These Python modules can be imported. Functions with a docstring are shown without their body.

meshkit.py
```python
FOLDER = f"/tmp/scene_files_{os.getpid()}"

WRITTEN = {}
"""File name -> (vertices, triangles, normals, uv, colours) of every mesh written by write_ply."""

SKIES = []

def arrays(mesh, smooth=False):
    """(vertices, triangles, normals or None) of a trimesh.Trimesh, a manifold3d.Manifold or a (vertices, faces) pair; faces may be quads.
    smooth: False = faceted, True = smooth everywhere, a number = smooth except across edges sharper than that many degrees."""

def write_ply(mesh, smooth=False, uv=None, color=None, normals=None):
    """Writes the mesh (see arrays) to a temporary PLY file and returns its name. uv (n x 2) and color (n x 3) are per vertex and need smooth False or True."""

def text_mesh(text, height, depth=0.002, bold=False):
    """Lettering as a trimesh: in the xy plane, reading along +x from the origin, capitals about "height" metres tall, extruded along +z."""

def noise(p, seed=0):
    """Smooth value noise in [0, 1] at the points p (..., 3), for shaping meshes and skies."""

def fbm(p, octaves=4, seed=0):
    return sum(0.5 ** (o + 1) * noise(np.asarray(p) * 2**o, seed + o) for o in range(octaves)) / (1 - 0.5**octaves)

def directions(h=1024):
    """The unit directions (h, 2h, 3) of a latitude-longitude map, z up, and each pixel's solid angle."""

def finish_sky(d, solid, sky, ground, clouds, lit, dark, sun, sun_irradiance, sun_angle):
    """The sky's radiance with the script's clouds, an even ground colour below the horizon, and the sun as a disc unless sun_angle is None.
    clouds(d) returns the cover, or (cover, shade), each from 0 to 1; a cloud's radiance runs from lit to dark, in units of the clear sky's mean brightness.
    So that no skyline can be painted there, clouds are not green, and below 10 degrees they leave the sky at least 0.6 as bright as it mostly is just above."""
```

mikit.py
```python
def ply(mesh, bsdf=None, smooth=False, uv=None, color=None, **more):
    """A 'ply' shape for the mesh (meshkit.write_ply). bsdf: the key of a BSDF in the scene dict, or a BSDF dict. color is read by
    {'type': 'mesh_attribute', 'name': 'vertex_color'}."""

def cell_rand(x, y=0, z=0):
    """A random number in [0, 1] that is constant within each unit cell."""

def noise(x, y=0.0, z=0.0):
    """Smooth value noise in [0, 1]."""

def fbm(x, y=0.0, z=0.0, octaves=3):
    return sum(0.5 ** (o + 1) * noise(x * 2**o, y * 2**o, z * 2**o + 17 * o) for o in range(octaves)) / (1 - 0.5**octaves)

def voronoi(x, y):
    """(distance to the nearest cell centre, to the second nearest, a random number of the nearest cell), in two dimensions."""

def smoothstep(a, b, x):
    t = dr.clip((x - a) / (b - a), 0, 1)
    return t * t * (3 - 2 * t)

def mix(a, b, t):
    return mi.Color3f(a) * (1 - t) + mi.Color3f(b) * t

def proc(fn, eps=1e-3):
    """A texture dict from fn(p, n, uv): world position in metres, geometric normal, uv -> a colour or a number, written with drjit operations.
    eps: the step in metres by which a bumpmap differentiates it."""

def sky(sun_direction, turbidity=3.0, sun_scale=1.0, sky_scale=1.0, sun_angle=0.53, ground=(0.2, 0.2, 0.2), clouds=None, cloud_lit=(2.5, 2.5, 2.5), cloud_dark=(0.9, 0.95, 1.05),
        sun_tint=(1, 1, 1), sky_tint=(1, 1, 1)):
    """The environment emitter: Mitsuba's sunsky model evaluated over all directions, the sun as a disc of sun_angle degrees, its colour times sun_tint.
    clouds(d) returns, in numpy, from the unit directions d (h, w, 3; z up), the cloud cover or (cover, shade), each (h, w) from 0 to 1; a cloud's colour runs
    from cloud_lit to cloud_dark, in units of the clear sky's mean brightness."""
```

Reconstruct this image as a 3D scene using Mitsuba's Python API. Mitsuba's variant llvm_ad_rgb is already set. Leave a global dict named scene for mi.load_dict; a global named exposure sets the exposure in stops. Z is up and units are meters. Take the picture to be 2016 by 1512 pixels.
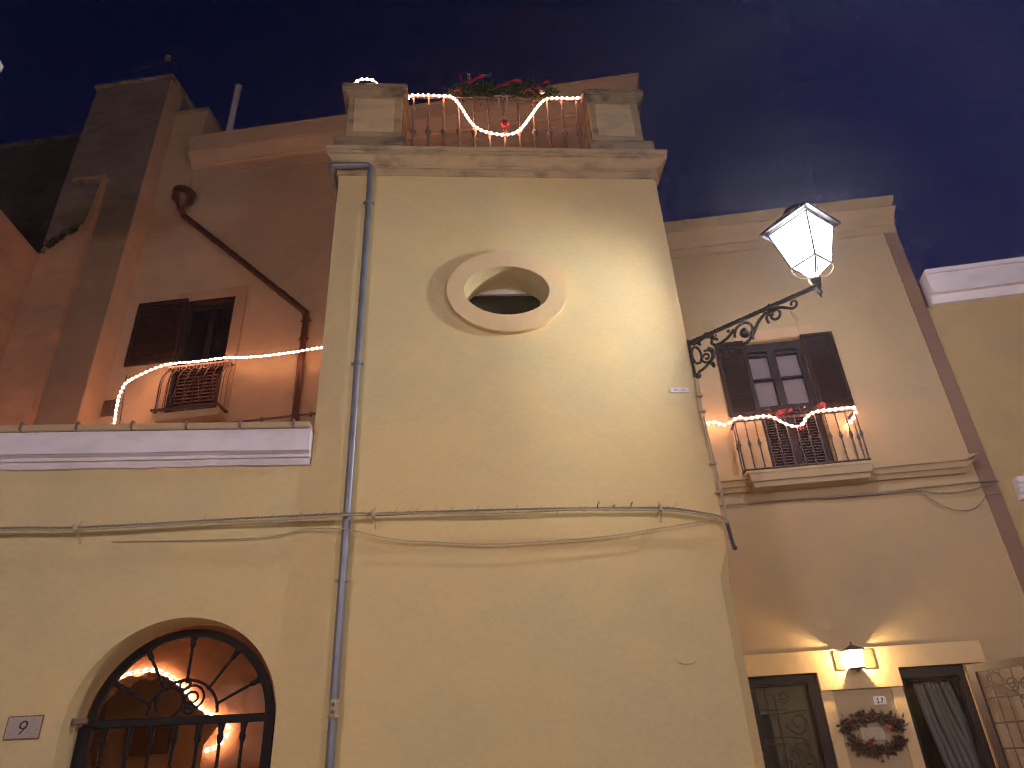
import math, random
import numpy as np, trimesh, manifold3d as m3, drjit as dr, mitsuba as mi
import mikit, meshkit
from mikit import proc, fbm, noise, smoothstep, mix
from shapely.geometry import Polygon, Point, LineString, box as sbox
from shapely import affinity, union_all

T = mi.ScalarTransform4f
scene = {'type': 'scene'}
labels = {}
exposure = 0.1

# ------------------------------------------------------------------ camera, sky
EYE = np.array([0.0, -6.0, 1.6])
FWD = np.array([0.077346, 0.874192, 0.479379])
DOWN = np.array([-0.01088, 0.481722, -0.876257])
scene['camera'] = {
    'type': 'perspective', 'fov': 72.30, 'fov_axis': 'x', 'near_clip': 0.05, 'far_clip': 3000.0,
    'to_world': T().look_at(origin=EYE.tolist(), target=(EYE + FWD).tolist(), up=(-DOWN).tolist()),
    'film': {'type': 'hdrfilm', 'width': 1024, 'height': 768},
}
# last light of dusk, low on the right behind the houses, with a violet lens-flare glow painted in on that side
def flare_glow(d):
    az = np.degrees(np.arctan2(d[..., 0], d[..., 1]))
    side = np.clip((az - 5) / 55, 0, 1) * np.clip((175 - az) / 40, 0, 1)
    return .75 * side * side * (3 - 2 * side)
scene['sky'] = mikit.sky([0.82, 0.57, 0.035], turbidity=3, sun_scale=0.0, sky_scale=0.72, sky_tint=(0.16, 0.22, 1.3), ground=(0.05, 0.05, 0.05),
                         clouds=flare_glow, cloud_lit=(1.2, 1.35, 7.5), cloud_dark=(1.2, 1.35, 7.5))

scene['sky']['sampling_weight'] = 0.8
LANTERN = np.array([1.0, 0.92, 1.0]) * 18.0
AIMED_BACK = np.array([1.0, 0.98, 1.03]) * 260.0
AIMED_FRONT = np.array([1.0, 1.0, 1.05]) * 3700.0
ACROSS = np.array([1.0, 0.875, 1.10]) * 190.0
ROPE_SHEATH = [.85, .42, .36]
ROPE_LED = [58.0, 24.0, 13.0]
SCONCE = np.array([1.0, 0.66, 0.30])

# ------------------------------------------------------------------ frames
def frame(ox, oy, deg):
    a = math.radians(deg)
    c, s = math.cos(a), math.sin(a)
    return np.array([[c, -s, 0, ox], [s, c, 0, oy], [0, 0, 1, 0], [0, 0, 0, 1.0]])
ID = np.eye(4)
MAIN = frame(0, 2.0, -11.0)      # the old house behind: x along the front, y into the wall, z up
FAR = frame(5.93, 0.86, -13.0)

# ------------------------------------------------------------------ bookkeeping
def numbered(key):
    if key not in scene and key not in labels and key not in used:
        used.add(key); return key
    i = 1
    while '%s_%03d' % (key, i) in used: i += 1
    k = '%s_%03d' % (key, i); used.add(k); return k
used = set()

def thing(name, label, cat, group=None, kind=None):
    k = numbered(name)
    labels[k] = {'label': label, 'category': cat}
    if group: labels[k]['group'] = group
    if kind: labels[k]['kind'] = kind
    return k

def fix(m):
    if isinstance(m, m3.Manifold):
        mm = m.to_mesh()
        m = trimesh.Trimesh(np.array(mm.vert_properties[:, :3]), np.array(mm.tri_verts), process=False)
    return m

def cat(*ms):
    out = []
    for m in ms:
        if isinstance(m, (list, tuple)): out += [fix(x) for x in m]
        else: out.append(fix(m))
    return trimesh.util.concatenate(out)

def add(parent, name, mesh, bsdf, smooth=False, xf=ID, label=None, kind=None, emit=None, single=False, weight=1.0):
    """one entry of the scene: a part of parent, or (single) the thing itself"""
    mesh = fix(mesh).copy()
    if xf is not ID: mesh.apply_transform(xf)
    key = parent if single else numbered(parent + '__' + name)
    more = {}
    if emit is not None:
        more['emitter'] = {'type': 'area', 'radiance': {'type': 'rgb', 'value': [float(v) for v in emit]}, 'sampling_weight': weight}
    scene[key] = mikit.ply(mesh, bsdf, smooth=smooth, **more)
    if label or kind:
        labels.setdefault(key, {})
        if label: labels[key]['label'] = label
        if kind: labels[key]['kind'] = kind
    return key

# ------------------------------------------------------------------ meshes
def hull(pts):
    return trimesh.convex.convex_hull(np.asarray(pts, float))

def bx(x0, x1, y0, y1, z0, z1, b=0.0):
    x0, x1 = min(x0, x1), max(x0, x1); y0, y1 = min(y0, y1), max(y0, y1); z0, z1 = min(z0, z1), max(z0, z1)
    if b <= 0:
        m = trimesh.creation.box(extents=[x1 - x0, y1 - y0, z1 - z0])
        m.apply_translation([(x0 + x1) / 2, (y0 + y1) / 2, (z0 + z1) / 2]); return m
    b = min(b, (x1 - x0) * .45, (y1 - y0) * .45, (z1 - z0) * .45)
    p = []
    for sx in (0, 1):
        for sy in (0, 1):
            for sz in (0, 1):
                c = np.array([(x0, x1)[sx], (y0, y1)[sy], (z0, z1)[sz]])
                i = np.array([(1, -1)[sx], (1, -1)[sy], (1, -1)[sz]]) * b
                for k in range(3):
                    q = c + i; q[k] = c[k]; p.append(q)
    return hull(p)

def layer(x0, x1, y1, z0, p0, z1, p1, side=None):
    """a cornice course: front at y=-p, returns of the same depth past x0 and x1"""
    s0, s1 = (p0, p1) if side is None else side
    return hull([(x, y, z) for z, p, s in ((z0, p0, s0), (z1, p1, s1)) for x in (x0 - s, x1 + s) for y in (-p, y1)])

def sheet(x0, x1, z0, z1, y):
    return trimesh.Trimesh([(x0, y, z0), (x1, y, z0), (x1, y, z1), (x0, y, z1)], [(0, 1, 2), (0, 2, 3)], process=False)

def room(x0, x1, y0, y1, z0, z1):
    t = .02
    return cat(bx(x0, x1, y1, y1 + t, z0, z1), bx(x0 - t, x0, y0, y1, z0, z1), bx(x1, x1 + t, y0, y1, z0, z1), bx(x0, x1, y0, y1, z0 - t, z0), bx(x0, x1, y0, y1, z1, z1 + t))

def slab(poly, y0, y1):
    """a shapely polygon in (x, z), thick from y0 to y1"""
    out = []
    for g in getattr(poly, 'geoms', [poly]):
        m = trimesh.creation.extrude_polygon(g, abs(y1 - y0), engine='earcut')
        v = np.array(m.vertices)
        w = np.stack([v[:, 0], min(y0, y1) + v[:, 2], v[:, 1]], 1)
        out.append(trimesh.Trimesh(w, np.array(m.faces)[:, ::-1], process=False))
    return cat(out)

def tube(points, r, sides=8, closed=False, flat=None):
    p = np.asarray(points, float)
    n = len(p)
    if closed: t = np.roll(p, -1, 0) - np.roll(p, 1, 0)
    else: t = np.gradient(p, axis=0)
    t /= np.linalg.norm(t, axis=1, keepdims=True) + 1e-12
    a0 = np.cross(t[0], [0, 0, 1.0] if abs(t[0, 2]) < .9 else [1.0, 0, 0]); a0 /= np.linalg.norm(a0)
    A = [a0]
    for i in range(1, n):
        a = A[-1] - t[i] * (A[-1] @ t[i]); a /= np.linalg.norm(a) + 1e-12; A.append(a)
    A = np.array(A); B = np.cross(t, A)
    ang = (np.arange(sides) + .5) * 2 * np.pi / sides
    r = np.broadcast_to(np.asarray(r, float), (n,))
    v = p[:, None] + r[:, None, None] * (np.cos(ang)[None, :, None] * A[:, None] + np.sin(ang)[None, :, None] * B[:, None])
    f = []
    m = n if closed else n - 1
    for i in range(m):
        for j in range(sides):
            a, b = i * sides + j, i * sides + (j + 1) % sides
            c, d = ((i + 1) % n) * sides + (j + 1) % sides, ((i + 1) % n) * sides + j
            f += [(a, b, c), (a, c, d)]
    v = v.reshape(-1, 3)
    if not closed:
        k = len(v); v = np.vstack([v, p[:1], p[-1:]])
        for j in range(sides):
            f += [(k, (j + 1) % sides, j), (k + 1, (n - 1) * sides + j, (n - 1) * sides + (j + 1) % sides)]
    return trimesh.Trimesh(v, f, process=False)

def spline(pts, step=0.02):
    p = np.asarray(pts, float)
    q = np.vstack([2 * p[0] - p[1], p, 2 * p[-1] - p[-2]])
    out = []
    for i in range(1, len(q) - 2):
        n = max(2, int(np.linalg.norm(q[i + 1] - q[i]) / step))
        t = np.linspace(0, 1, n, endpoint=False)[:, None]
        out.append(.5 * (2 * q[i] + (q[i + 1] - q[i - 1]) * t + (2 * q[i - 1] - 5 * q[i] + 4 * q[i + 1] - q[i + 2]) * t ** 2 + (3 * q[i] - q[i - 1] - 3 * q[i + 1] + q[i + 2]) * t ** 3))
    out.append(p[-1:])
    return np.vstack(out)

def resample(p, step):
    d = np.r_[0, np.cumsum(np.linalg.norm(np.diff(p, axis=0), axis=1))]
    n = max(2, int(d[-1] / step))
    s = np.linspace(0, d[-1], n + 1)
    return np.stack([np.interp(s, d, p[:, k]) for k in range(3)], 1)

def lathe(prof, sides=16, at=(0, 0, 0)):
    """profile of (radius, z) turned about the z axis"""
    m = trimesh.creation.revolve(np.asarray(prof, float), sections=sides)
    m.apply_translation(at); return m

def ball(r, at, sub=2):
    m = trimesh.creation.icosphere(sub, r); m.apply_translation(at); return m

def spiral(c, r0, r1, a0, turns, plane, n=40):
    """a scroll in a plane given by (origin, e1, e2)"""
    o, e1, e2 = plane
    t = np.linspace(0, 1, n)
    a = a0 + turns * 2 * np.pi * t
    r = r0 + (r1 - r0) * t
    return o + (c[0] + r * np.cos(a))[:, None] * e1 + (c[1] + r * np.sin(a))[:, None] * e2

def pl(o, e1, e2): return (np.array(o, float), np.array(e1, float), np.array(e2, float))
def inpl(plane, pts):
    p = np.asarray(pts, float); o, e1, e2 = plane
    return o + p[:, :1] * e1 + p[:, 1:2] * e2

def roughen(m, amp, freq, seed=0, edge=0.08):
    """small uneven displacement so that old edges are not ruler straight"""
    m = fix(m)
    v, f = trimesh.remesh.subdivide_to_size(m.vertices, m.faces, edge, max_iter=12)
    d = np.stack([meshkit.fbm(v * freq + 7.3 * k, 3, seed + k) - .5 for k in range(3)], 1)
    return trimesh.Trimesh(v + amp * 2 * d, f, process=False)

# ------------------------------------------------------------------ materials
def rgb(*c): return {'type': 'rgb', 'value': list(c)}
def bump(tex, bsdf, scale=1.0): return {'type': 'twosided', 'bsdf': {'type': 'bumpmap', 'relief': tex, 'scale': scale, 'bsdf': bsdf}}
def diffuse(tex): return {'type': 'diffuse', 'reflectance': tex}

def plaster(base, blotch=.16, drip=0.0, drip_col=(.10, .095, .08), warm=(1.04, .97, .86)):
    base = np.array(base)
    lo = [float(v) for v in base * (1 - blotch)]
    hi = [float(v) for v in np.minimum(base * (1 + blotch * .6) * np.array(warm), .85)]
    def fn(p, n, uv):
        big = fbm(p.x * .55 + 3, p.y * .55, p.z * .55, 3)
        mid = fbm(p.x * 2.6, p.y * 2.6 + 9, p.z * 2.1, 3)
        fine = fbm(p.x * 31, p.y * 31, p.z * 31, 2)
        c = mix(lo, hi, smoothstep(.3, .7, big * .6 + mid * .4))
        c = c * (.96 + .08 * fine)
        if drip > 0:
            s = fbm(p.x * 6, p.y * 6, p.z * 1.5, 3)
            spot = fbm(p.x * 5, p.y * 5 + 31, p.z * 9, 4)
            k = drip * smoothstep(.45, .8, s * .3 + spot * .75)
            c = mix(c, drip_col, k)
        return c
    return fn

def relief(p, n, uv):
    return .0022 * fbm(p.x * 1.3, p.y * 1.3, p.z * 1.3, 2) + .0007 * fbm(p.x * 9, p.y * 9, p.z * 7, 2) + .0004 * noise(p.x * 60, p.y * 60, p.z * 60)
def relief_old(p, n, uv):
    return .005 * fbm(p.x * 4, p.y * 4, p.z * 6, 4) + .001 * noise(p.x * 70, p.y * 70, p.z * 70)
RELIEF, RELIEF_OLD = proc(relief, 4e-3), proc(relief_old, 4e-3)

scene['plaster_cream'] = bump(RELIEF, diffuse(proc(plaster((.66, .54, .285), .05))))
scene['plaster_trim'] = bump(RELIEF_OLD, diffuse(proc(plaster((.47, .37, .23), .2, .6))))
scene['plaster_ring'] = bump(RELIEF, diffuse(proc(plaster((.68, .515, .29), .06))))
scene['plaster_panel'] = bump(RELIEF, diffuse(proc(plaster((.68, .55, .33), .08, .2))))
scene['plaster_house'] = bump(RELIEF, diffuse(proc(plaster((.54, .385, .25), .10, .08))))
scene['plaster_pale'] = bump(RELIEF, diffuse(proc(plaster((.47, .365, .225), .08))))
scene['plaster_yellow'] = bump(RELIEF, diffuse(proc(plaster((.45, .345, .185), .10))))
scene['plaster_mauve'] = bump(RELIEF, diffuse(proc(plaster((.24, .16, .125), .1))))
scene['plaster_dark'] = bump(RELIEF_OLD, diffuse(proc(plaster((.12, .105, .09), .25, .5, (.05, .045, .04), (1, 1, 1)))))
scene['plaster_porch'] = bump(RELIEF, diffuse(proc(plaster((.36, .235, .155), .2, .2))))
scene['plaster_shaded'] = bump(RELIEF, diffuse(proc(plaster((.30, .215, .145), .15, .2))))  # plaster darkened in its colour to stand for shade on the stack foot
scene['plaster_dim'] = bump(RELIEF, diffuse(proc(plaster((.44, .31, .205), .1))))
scene['plaster_white'] = bump(RELIEF_OLD, diffuse(proc(plaster((.80, .74, .76), .08, .2, (.3, .28, .28), (1, 1, 1)))))
scene['plaster_grey'] = bump(RELIEF_OLD, diffuse(proc(plaster((.23, .185, .145), .2, .4, (.09, .08, .07), (1, 1, 1)))))
scene['plaster_orange'] = bump(RELIEF, diffuse(proc(plaster((.46, .29, .18), .2, .2))))
scene['stone_cap'] = bump(RELIEF_OLD, diffuse(proc(plaster((.34, .28, .19), .25, .9, (.05, .05, .05)))))
scene['paving'] = {'type': 'twosided', 'bsdf': diffuse(proc(lambda p, n, uv: mix((.30, .27, .23), (.40, .37, .32), fbm(p.x * 1.5, p.y * 1.5, 0, 4))))}
def metal(c, rough, spec=.5, metallic=0.0):
    return {'type': 'twosided', 'bsdf': {'type': 'principled', 'base_color': rgb(*c), 'roughness': rough, 'specular': spec, 'metallic': metallic}}
scene['iron_black'] = metal((.022, .021, .024), .42)
scene['iron_gate'] = metal((.008, .009, .012), .7, .2)
scene['iron_rust'] = metal((.16, .10, .075), .6)
scene['iron_plum'] = metal((.055, .034, .038), .5)
scene['galvanised'] = {'type': 'twosided', 'bsdf': {'type': 'principled', 'base_color': proc(lambda p, n, uv: mix((.13, .138, .165), (.26, .262, .285), fbm(p.x * 14, p.y * 14, p.z * 6, 3))), 'roughness': .42, 'metallic': .35}}
scene['copper_paint'] = metal((.06, .019, .014), .45, .4)
def wood(c0, c1):
    return {'type': 'twosided', 'bsdf': {'type': 'principled', 'base_color': proc(lambda p, n, uv: mix(c0, c1, fbm(p.x * 40, p.y * 40, p.z * 4, 3))), 'roughness': .6, 'specular': .2}}
scene['shutter_wood'] = wood((.020, .0095, .010), (.025, .012, .0125))
scene['door_wood'] = wood((.016, .011, .015), (.026, .018, .023))
scene['brown_wood'] = wood((.10, .055, .03), (.16, .09, .05))
scene['patch_tint'] = metal((.15, .12, .05), .5, .3)
scene['slat_red'] = metal((.085, .034, .028), .6, .3)
scene['slat_mauve'] = metal((.15, .098, .105), .6, .3)
scene['ribbon_dark'] = metal((.17, .025, .035), .6, .3)
scene['glass'] = {'type': 'thindielectric'}
# lamp panes: thin white over clear, so inner light passes; their glow is added
scene['pale_glass'] = {'type': 'mask', 'opacity': .10, 'bsdf': {'type': 'twosided', 'bsdf': diffuse(rgb(.7, .68, .62))}}
scene['dark_room'] = {'type': 'twosided', 'bsdf': diffuse(rgb(.02, .02, .022))}
scene['blind_cloth'] = {'type': 'twosided', 'bsdf': diffuse(rgb(.24, .20, .22))}
scene['lace'] = {'type': 'twosided', 'bsdf': diffuse(rgb(.13, .125, .11))}
scene['dim_panel'] = {'type': 'twosided', 'bsdf': diffuse(rgb(.07, .062, .05))}
scene['plate_white'] = {'type': 'twosided', 'bsdf': {'type': 'principled', 'base_color': rgb(.72, .68, .64), 'roughness': .35}}
scene['plate_tile'] = {'type': 'twosided', 'bsdf': {'type': 'principled', 'base_color': proc(lambda p, n, uv: mix((.33, .27, .235), (.43, .36, .315), fbm(p.x * 60, p.z * 130, 0, 3))), 'roughness': .35}}
scene['plate_rim'] = {'type': 'twosided', 'bsdf': {'type': 'principled', 'base_color': rgb(.22, .10, .07), 'roughness': .35}}
scene['ink'] = {'type': 'twosided', 'bsdf': diffuse(rgb(.05, .035, .035))}
scene['ink_grey'] = {'type': 'twosided', 'bsdf': diffuse(rgb(.25, .2, .22))}
scene['cable_cream'] = metal((.40, .33, .20), .6)
scene['cable_grey'] = metal((.20, .16, .12), .6)
scene['cable_black'] = metal((.035, .032, .035), .6)
scene['rope_sheath'] = {'type': 'twosided', 'bsdf': {'type': 'principled', 'base_color': rgb(.8, .75, .7), 'roughness': .3}}
scene['lamp_glass'] = {'type': 'twosided', 'bsdf': diffuse(rgb(.7, .7, .7))}
scene['leaf_green'] = {'type': 'twosided', 'bsdf': diffuse(rgb(.030, .055, .022))}
scene['leaf_brown'] = {'type': 'twosided', 'bsdf': diffuse(rgb(.07, .045, .04))}
scene['leaf_plum'] = {'type': 'twosided', 'bsdf': diffuse(rgb(.075, .038, .040))}
scene['ribbon_red'] = {'type': 'twosided', 'bsdf': {'type': 'principled', 'base_color': rgb(.55, .02, .03), 'roughness': .4, 'sheen': .5}}
scene['ribbon_pale'] = {'type': 'twosided', 'bsdf': diffuse(rgb(.42, .36, .26))}
scene['glass_red'] = {'type': 'twosided', 'bsdf': {'type': 'principled', 'base_color': rgb(.32, .01, .025), 'roughness': .08, 'specular': .8, 'clearcoat': 1.0}}
scene['silver'] = metal((.7, .68, .66), .25, .5, .9)
scene['plant_dark'] = {'type': 'twosided', 'bsdf': diffuse(rgb(.03, .04, .02))}
scene['paper'] = {'type': 'twosided', 'bsdf': diffuse(rgb(.55, .47, .33))}
scene['roof_white'] = {'type': 'twosided', 'bsdf': diffuse(rgb(.55, .52, .52))}

# ------------------------------------------------------------------ ground
add('street', '', bx(-600, 600, -600, 600, -.3, 0), 'paving', single=True)
labels['street'] = {'label': 'pale stone paving of the narrow street', 'category': 'street', 'kind': 'structure'}
used.add('street')

# ================================================================== the tower house (front plane y = 0)
house = thing('tower_house', 'cream plastered house with a tall tower bay holding the oval window and an arched gateway', 'house')
XR, XL = 2.365, -1.33
outline = Polygon([(-8, 0), (XR, 0), (XR, 7.64), (XL, 7.64), (XL, 4.08), (-8, 4.08)])
arch_c, arch_r = (-2.19, 2.0), .78
th = np.linspace(0, np.pi, 48)
arch = Polygon([(arch_c[0] + arch_r, -.2)] + [(arch_c[0] + arch_r * math.cos(a), arch_c[1] + arch_r * math.sin(a)) for a in th] + [(arch_c[0] - arch_r, -.2)])
def ellipse(cx, cz, a, b, n=96):
    t = np.linspace(0, 2 * np.pi, n, endpoint=False)
    return Polygon(np.stack([cx + a * np.cos(t), cz + b * np.sin(t)], 1))
hole = ellipse(.525, 5.985, .447, .312)
wall = slab(outline.difference(arch).difference(hole), 0, .35)
def manifold(m):
    m = fix(m); m.merge_vertices()
    return m3.Manifold(m3.Mesh(np.asarray(m.vertices, np.float32), np.asarray(m.faces, np.uint32)))
# the splayed corner at street level, running out in a pointed stop
cut = []
for z in (-.1, 2.95): cut += [(2.225, -.02, z), (XR + .02, .13, z), (XR + .02, -.02, z)]
cut += [(2.29, -.02, 3.12), (XR + .02, .06, 3.12), (XR - .005, -.02, 3.27), (XR + .02, .0, 3.27)]
w = manifold(wall) - manifold(hull(cut))
add(house, 'front_wall', w, 'plaster_cream')
add(house, 'side_wall', bx(XR - .3, XR, .35, 1.7, 0, 7.64), 'plaster_cream')
add(house, 'side_wall', bx(XL, XL + .3, .35, 2.4, 3.5, 7.64), 'plaster_cream')
# oval window
ring = ellipse(.525, 5.985, .632, .520).difference(ellipse(.525, 5.985, .446, .311))
rm = slab(ring, -.055, .0)
ch = [slab(ellipse(.525, 5.985, .632 - .006 * k, .520 - .006 * k).difference(ellipse(.525, 5.985, .446 + .005 * k, .311 + .005 * k)), -.055 - .004 * k, -.055 - .004 * (k - 1)) for k in (1,)]
add(house, 'window_surround', cat(rm, ch), 'plaster_ring', smooth=35, label='raised oval plaster ring around the tower window')
ow = numbered(house + '__oval_window')
oval = ellipse(.525, 5.985, .46, .325)
fr = slab(sbox(.0, 5.6, 1.05, 6.40).difference(sbox(.10, 5.6, .93, 6.235)), .36, .40)
scene[ow] = mikit.ply(fr, 'plate_white')
labels[ow] = {'label': 'pale window frame set deep in the oval opening'}
add(ow, 'pane', sheet(.08, .95, 5.55, 6.25, .378), 'glass')
add(house, 'dark_room', room(-.4, 1.4, .41, 1.4, 5.2, 6.9), 'dark_room')
# cornice
cor = [layer(XL, XR, 1.6, 7.64, .022, 7.74, .022), layer(XL, XR, 1.6, 7.742, .035, 7.77, .04), layer(XL, XR, 1.6, 7.77, .05, 7.835, .145, (.05, .12)),
       layer(XL, XR, 1.6, 7.837, .165, 7.885, .165, (.135, .135)), layer(XL, XR, 1.6, 7.885, .172, 7.935, .185, (.14, .15))]
add(house, 'cornice', cat([roughen(c, .006, 5, i, .12) for i, c in enumerate(cor)]), 'plaster_trim', smooth=30)
add(house, 'roof_terrace', bx(XL + .05, XR - .05, .05, 1.5, 7.9, 7.93), 'plaster_trim')
def pedestal(x0, x1, bx0, bx1, cx0, cx1, dz):
    p = add(house, 'pedestal', bx(x0, x1, 0, .5, 8.24, 8.99 + dz, .006), 'plaster_trim')
    add(house, 'pedestal_base', roughen(bx(bx0, bx1, -.055, .6, 7.935, 8.24, .015), .006, 6, 3, .1), 'stone_cap', smooth=30)
    q = .06
    add(p, 'panel', bx(x0 + .075, x1 - .095, -.016, 0.01, 8.36, 8.93 + dz, .006), 'plaster_panel')
    c = [layer(x0, x1, .5, 8.99 + dz, .0, 9.04 + dz, .06), bx(cx0, cx1, -.085, .58, 9.042 + dz, 9.135 + dz, .012)]
    add(p, 'cap', cat([roughen(m, .006, 7, 9, .08) for m in c]), 'stone_cap', smooth=30)
    # sunk panel mouldings on the inner cheek
    s = x1 if x0 < 0 else x0
    d = 1 if x0 < 0 else -1
    add(p, 'cheek_panel', bx(s, s + d * .03, .08, .42, 8.36, 8.9 + dz, .008), 'plaster_trim')
pedestal(-1.30, -.64, -1.42, -.60, -1.385, -.585, 0)
pedestal(1.69, 2.32, 1.63, 2.425, 1.62, 2.405, -.015)

# low roof terrace on the left with its white parapet
par = [roughen(layer(-8, -1.335, .3, 4.075, .03, 4.13, .05, (0, 0)), .012, 7, 77, .06), layer(-8, -1.335, .3, 4.13, .075, 4.16, .075, (0, 0)), layer(-8, -1.335, .3, 4.162, .06, 4.18, .10, (0, 0)), layer(-8, -1.335, .3, 4.182, .115, 4.385, .125, (0, 0))]
add(house, 'parapet', cat([roughen(c, .004, 3, i, .2) for i, c in enumerate(par)]), 'plaster_white', smooth=30, label='white moulded parapet of the low terrace')
x = -7.6
rnd = random.Random(4)
while x < -1.34:
    x1 = min(x + .47, -1.338)
    tl = add(house, 'coping_tile', bx(x + .004, x1 - .004, -.15, .32, 4.388, 4.452 + rnd.uniform(-.003, .003), .008), 'plaster_pale')
    if x1 < -1.4: add(tl, 'clip', bx(x1 - .012, x1 + .012, -.156, -.12, 4.40, 4.475, .003), 'iron_rust')
    x = x1
add(house, 'terrace_floor', bx(-8, XL, .3, 4.4, 3.5, 3.56), 'plaster_white')

# porch behind the gate
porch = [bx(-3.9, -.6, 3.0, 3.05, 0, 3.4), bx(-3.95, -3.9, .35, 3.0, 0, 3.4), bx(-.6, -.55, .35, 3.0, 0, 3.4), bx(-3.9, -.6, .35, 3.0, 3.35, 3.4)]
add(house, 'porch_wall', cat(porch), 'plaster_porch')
RIM = [(-3.45, 2.30), (-3.17, 2.47), (-2.95, 2.53), (-2.78, 2.525), (-2.62, 2.44), (-2.52, 2.36), (-2.44, 2.28), (-2.34, 2.19), (-2.24, 2.13), (-2.19, 2.06)]
rim = spline([(a, 0, b) for a, b in RIM], .03)[:, [0, 2]]
low = [(-2.30, 1.9), (-2.33, 1.0), (-2.33, 0), (-3.6, 0), (-3.6, 2.1)]
rough_rim = [(a + .015 * math.sin(9 * i), b - .01 + .018 * math.sin(7.3 * i + 1)) for i, (a, b) in enumerate(rim)]
inner = sbox(-3.9, 0, -.6, 3.35).difference(Polygon(rough_rim + low))
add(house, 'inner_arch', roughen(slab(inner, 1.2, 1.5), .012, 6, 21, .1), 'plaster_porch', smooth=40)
add(house, 'inner_door', bx(-2.92, -2.58, 2.9, 2.98, 0, 2.45), 'door_wood')
add(house, 'inner_shelf', bx(-3.55, -3.1, 2.55, 2.98, 1.9, 2.2), 'brown_wood')

# iron gate in the arch
gate = thing('arched_gate', 'black wrought iron gate with a fanlight of spokes and scrolls filling the archway', 'gate')
gc = np.array([-2.215, 2.02]); gy = .30
G = pl((0, gy, 0), (1, 0, 0), (0, 0, 1))
def strip(poly, y0, y1): return slab(poly, y0, y1)
ro = Point(*gc).buffer(.72, 64); ri = Point(*gc).buffer(.655, 64)
half = sbox(-4, gc[1], 0, 4)
add(gate, 'arch_frame', slab(ro.difference(ri).intersection(half), gy - .02, gy + .03), 'iron_gate', smooth=35)
add(gate, 'crossbar', bx(gc[0] - .74, gc[0] + .70, gy - .025, gy + .03, 2.015, 2.075, .006), 'iron_gate')
add(gate, 'post', bx(gc[0] - .80, gc[0] - .655, gy - .03, gy + .03, 0, 2.03, .006), 'iron_gate')
add(gate, 'post', bx(gc[0] + .655, gc[0] + .735, gy - .03, gy + .03, 0, 2.15, .006), 'iron_gate')
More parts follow.
